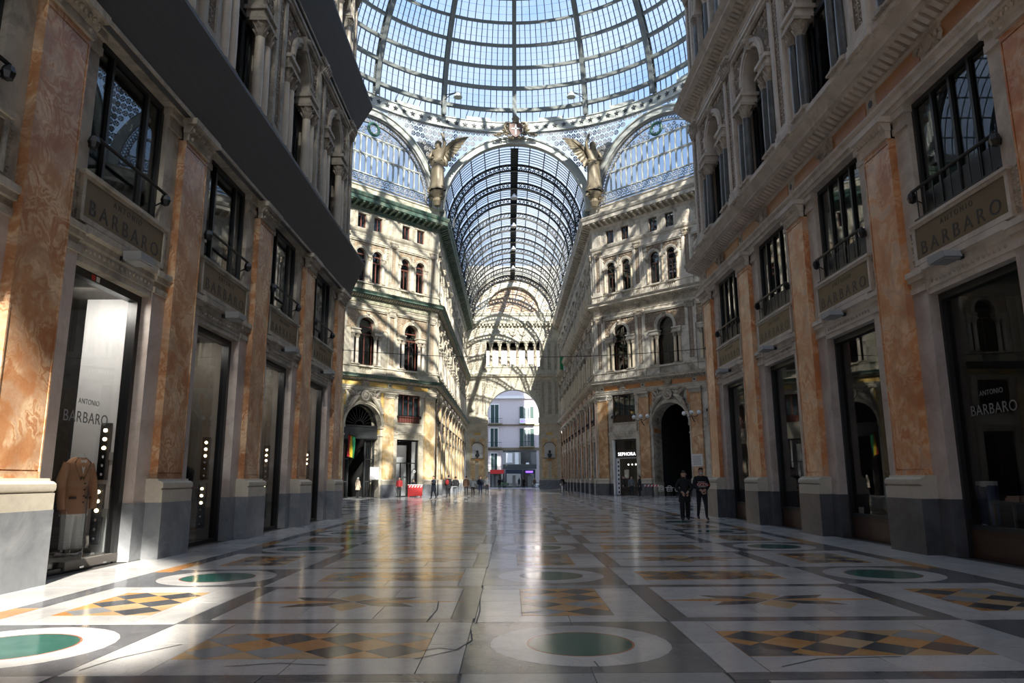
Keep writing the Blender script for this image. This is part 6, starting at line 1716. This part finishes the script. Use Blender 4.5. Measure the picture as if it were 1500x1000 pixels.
# ---------------------------------------------------------------- barrier, cafe chairs, far street
br = thing('barrier', 'red crowd barrier with white diagonal stripes before the cream building', 'barrier', (-8.75, 62.9, 0), rad(6))
part('barrier_panel', MB().box(-.62, .62, -.04, .04, .1, 1.02), ['barrier_red'], br)
for i in range(5): part('white_stripe', MB().pris([(-.55+.24*i, .82), (-.45+.24*i, .82), (-.35+.24*i, .98), (-.45+.24*i, .98)], -.05, -.04), ['barrier_white'], br)
for s in (-1, 1): part('foot', MB().box(s*.5-.05, s*.5+.05, -.25, .25, 0, .1), ['barrier_red'], br)
part('top_rail', MB().tube([(-.65, 0, 1.04), (.65, 0, 1.04)], .03, 6), ['barrier_white'], br)
b2 = thing('barrier', 'low striped red and white barrier beside the cafe chairs', 'barrier', (11.15, 60.75, 0), rad(-10))
part('rail', MB().box(-.6, .6, -.03, .03, .82, .98), ['barrier_white'], b2)
for i in range(4): part('red_stripe', MB().pris([(-.5+.27*i, .82), (-.37+.27*i, .82), (-.27+.27*i, .98), (-.4+.27*i, .98)], -.04, .04), ['barrier_red'], b2)
for s in (-1, 1): part('leg', MB().tube([(s*.5, -.2, 0), (s*.5, 0, .85)], .02, 5).tube([(s*.5, .2, 0), (s*.5, 0, .85)], .02, 5), ['iron_dark'], b2)
def cafe_chair(label, loc, rot):
    t = thing('cafe_chair', label, 'chair', loc, rot, 'cafe chairs by the dark archway')
    part('seat', MB().lathe([(.2, 0), (.21, .02), (.2, .04)], (0, 0, .45), 12), ['chair_white'], t)
    part('backrest', MB().tube([(-.19, -.17, .47), (-.2, -.21, .7), (-.12, -.23, .86), (0, -.24, .9), (.12, -.23, .86), (.2, -.21, .7), (.19, -.17, .47)], .022, 6).tube([(.1*cos(i*pi/4), -.225, .68+.1*sin(i*pi/4)) for i in range(8)], .014, 5, closed=True).tube([(-.19, -.2, .6), (.19, -.2, .6)], .014, 5), ['chair_white'], t)
    for x in (-.15, .15):
        for y in (-.15, .15): part('leg', MB().tube([(x, y, .45), (x*1.2, y*1.25, 0)], .016, 5), ['iron_dark'], t)
cls = ['by the striped barrier', 'second from the striped barrier', 'third from the striped barrier', 'nearest the black coated woman']
for i, (x, y) in enumerate(((11.7, 59.8), (12.35, 59.4), (13.0, 59.1), (13.6, 58.5))): cafe_chair('white round-backed cafe chair '+cls[i], (x, y, 0), rad(150+20*i))
tb = thing('cafe_table', 'small round cafe table among the white chairs', 'table', (12.55, 60.3, 0))
part('tabletop', MB().lathe([(.35, 0), (.36, .02), (.35, .04)], (0, 0, .72), 14), ['chair_white'], tb); part('stem', MB().lathe([(.2, 0), (.03, .06), (.03, .72)], n=8), ['iron_dark'], tb)
bn = thing('bench', 'low red and white cafe bench behind the walking man', 'bench', (14.9, 57.2, 0), rad(135))
part('seat', MB().box(-.8, .8, -.2, .2, .4, .46), ['wood_red'], bn); part('back', MB().box(-.8, .8, -.22, -.18, .6, .95), ['white_panel'], bn)
for s in (-1, 1): part('leg', MB().box(s*.7-.03, s*.7+.03, -.18, .18, 0, .4), ['iron_dark'], bn)

ap = thing('apartment_building', 'pinkish old house with shutters and balconies beyond the end archway', 'building', (0, 140, 0), pi)
part('wall', MB().box(-14, 14, -6, 0, 0, 40), ['stucco_pink'], ap)
part('string_course', MB().box(-14, 14, 0, .2, 7.0, 7.5), ['statue'], ap); part('string_course', MB().box(-14, 14, 0, .2, 11.7, 12.0), ['statue'], ap); part('cornice', MB().box(-14, 14, 0, .5, 17.0, 17.5), ['stucco_white'], ap)
def awin(x, z, w_, h_, shut, open_):
    f = part('window', MB().box(x-w_/2-.15, x+w_/2+.15, 0, .1, z, z+h_+.2), ['stucco_white'], ap)
    part('pane', MB().box(x-w_/2, x-.05, .1, .12, z+.05, z+h_).box(x+.05, x+w_/2, .1, .12, z+.05, z+h_), ['window_glass' if open_ else 'shutter_green'], f)
    if open_:
        part('dark_room', MB().box(x-w_/2, x+w_/2, .06, .08, z, z+h_), ['interior_dark'], f)
        for s in (-1, 1): part('shutter', MB().box(x+s*(w_/2+.42)-.35, x+s*(w_/2+.42)+.35, .1, .18, z, z+h_+.2), ['shutter_green'], f)
    part('balcony_slab', MB().box(x-1.5, x+1.5, 0, 1.0, z-.25, z-.05), ['statue'], f)
    r_ = MB().box(x-1.5, x+1.5, .95, 1.0, z+.85, z+.92)
    for i in range(14): r_.box(x-1.45+i*.223-.012, x-1.45+i*.223+.012, .96, .99, z-.05, z+.85)
    part('balcony_rail', r_, ['black_metal'], f)
    return f
# local x runs against world x
awin(-2.75, 12.2, 1.2, 3.0, 1, True); awin(-2.75, 7.75, 1.2, 3.2, 1, True); awin(3.5, 12.2, 1.5, 3.6, 1, False); awin(3.6, 7.6, 1.4, 3.6, 1, False); awin(3.6, 3.0, 1.2, 3.4, 1, False)
awin(-8, 12.2, 1.2, 3.0, 1, True); awin(8.5, 12.2, 1.2, 3.0, 1, True); awin(-8, 7.75, 1.2, 3.2, 1, True); awin(8.5, 7.75, 1.2, 3.2, 1, True)
for x in (-2.75, 3.5, -8, 8.5): awin(x, 20.5, 1.3, 3, 1, True)
bn_ = thing('banner', 'white balcony banner with violet star on the pink house', 'banner', (2.75, 139.03, 12.1), pi)
part('cloth', MB().box(-1.4, 1.4, .02, .05, 0, .95), ['white_cloth'], bn_); part('emblem', MB().pris([(-.5, .45), (-.15, .55), (0, .9), (.15, .55), (.5, .45), (.15, .35), (0, .02), (-.15, .35)], .05, .07).box(-1.2, -.7, .05, .07, .3, .5).box(.7, 1.2, .05, .07, .3, .5), ['purple_light'], bn_)
def street_shop(label, x, w_, fascia, col, lit=None):
    t = thing('street_shop', label, 'shop', (x, 139.2, 0), pi)
    part('shop_frame', MB().box(-w_/2, -w_/2+.2, 0, .75, 0, 3.0).box(w_/2-.2, w_/2, 0, .75, 0, 3.0).box(-w_/2, w_/2, .0, .75, 2.6, 3.0), ['dark_frame'], t)
    part('pane', MB().box(-w_/2+.2, w_/2-.2, .4, .42, 0, 2.6), ['window_glass'], t); part('door', MB().box(-.3, .3, .42, .5, 0, 2.2), ['interior_mid'], t)
    part('fascia', MB().box(-w_/2, w_/2, .75, .85, 2.55, 3.3), [fascia], t)
    if lit: part('lit_sign', MB().box(-w_*.3, w_*.3, .85, .9, 2.7, 3.05), [lit], t)
    return t
street_shop('dark shop with red awning beyond the end archway', -3.0, 2.6, 'barrier_red', 0)
street_shop('blue fronted shop in the middle of the end archway view', .2, 3.2, 'navy_cloth', 0)
street_shop('shop with violet lit sign beyond the end archway', 3.1, 2.3, 'black_cloth', 0, 'purple_light')
gl_ = thing('glazed_bay', 'dark glazed first storey over the street shops', 'shopfront', (1.3, 139.2, 3.4), pi)
part('frame', MB().box(-3.2, 3.2, 0, .7, 0, .9).box(-3.2, 3.2, 0, .7, 3.2, 3.5), ['iron_dark'], gl_); part('pane', MB().box(-3.2, 3.2, .5, .52, .9, 3.2), ['window_glass'], gl_)
part('poster', MB().box(1.4, 2.6, .55, .6, 1.2, 3.0), ['white_panel'], gl_); part('white_post', MB().box(-1.8, -1.2, .55, .62, .1, 1.2).box(.2, .9, .55, .62, .1, 3.2), ['white_panel'], gl_)
mt = thing('parked_scooter', 'dark scooter parked outside the end archway', 'scooter', (4.1, 128, 0), rad(70))
for y in (-.6, .6): part('wheel', MB().merge(MB().ring(y, .28, .16, .28, -.06, .06, 14, 0, 2*pi), mtx=Matrix.Rotation(pi/2, 4, 'Z')), ['black_metal'], mt)
part('body', MB().ball((0, -.3, .6), .35, 8, sx=.5, sy=1.5, sz=.6).box(-.12, .12, -.1, .5, .25, .35).box(-.2, .2, .42, .5, .3, .9), ['white_panel'], mt, smooth=True); part('seat', MB().box(-.13, .13, -.7, .05, .78, .88), ['black_cloth'], mt); part('handlebar', MB().tube([(-.33, .45, 1.05), (0, .5, .98), (.33, .45, 1.05)], .025, 6).tube([(0, .5, .98), (0, .62, .3)], .03, 6), ['black_metal'], mt)
pn = thing('potted_bush', 'low dark green bush beside the far street shop', 'plant', (-1.6, 132, 0))
part('pot', MB().lathe([(.3, 0), (.4, .35), (.36, .35)], n=10), ['iron_dark'], pn)
lf = MB(); R = random.Random(2)
for i in range(160): 
    a, b, r_ = R.random()*6.28, R.random(), .75*R.random()**.4
    x, y, z = r_*cos(a), r_*sin(a), .4+.6*b*(1-r_*.5); d = R.random()*6.28
    lf.add([(x, y, z), (x+.14*cos(d), y+.14*sin(d), z+.08), (x+.2*cos(d+.5), y+.2*sin(d+.5), z)], [(0, 1, 2)])
part('foliage', lf, ['leaf'], pn, stuff=True)
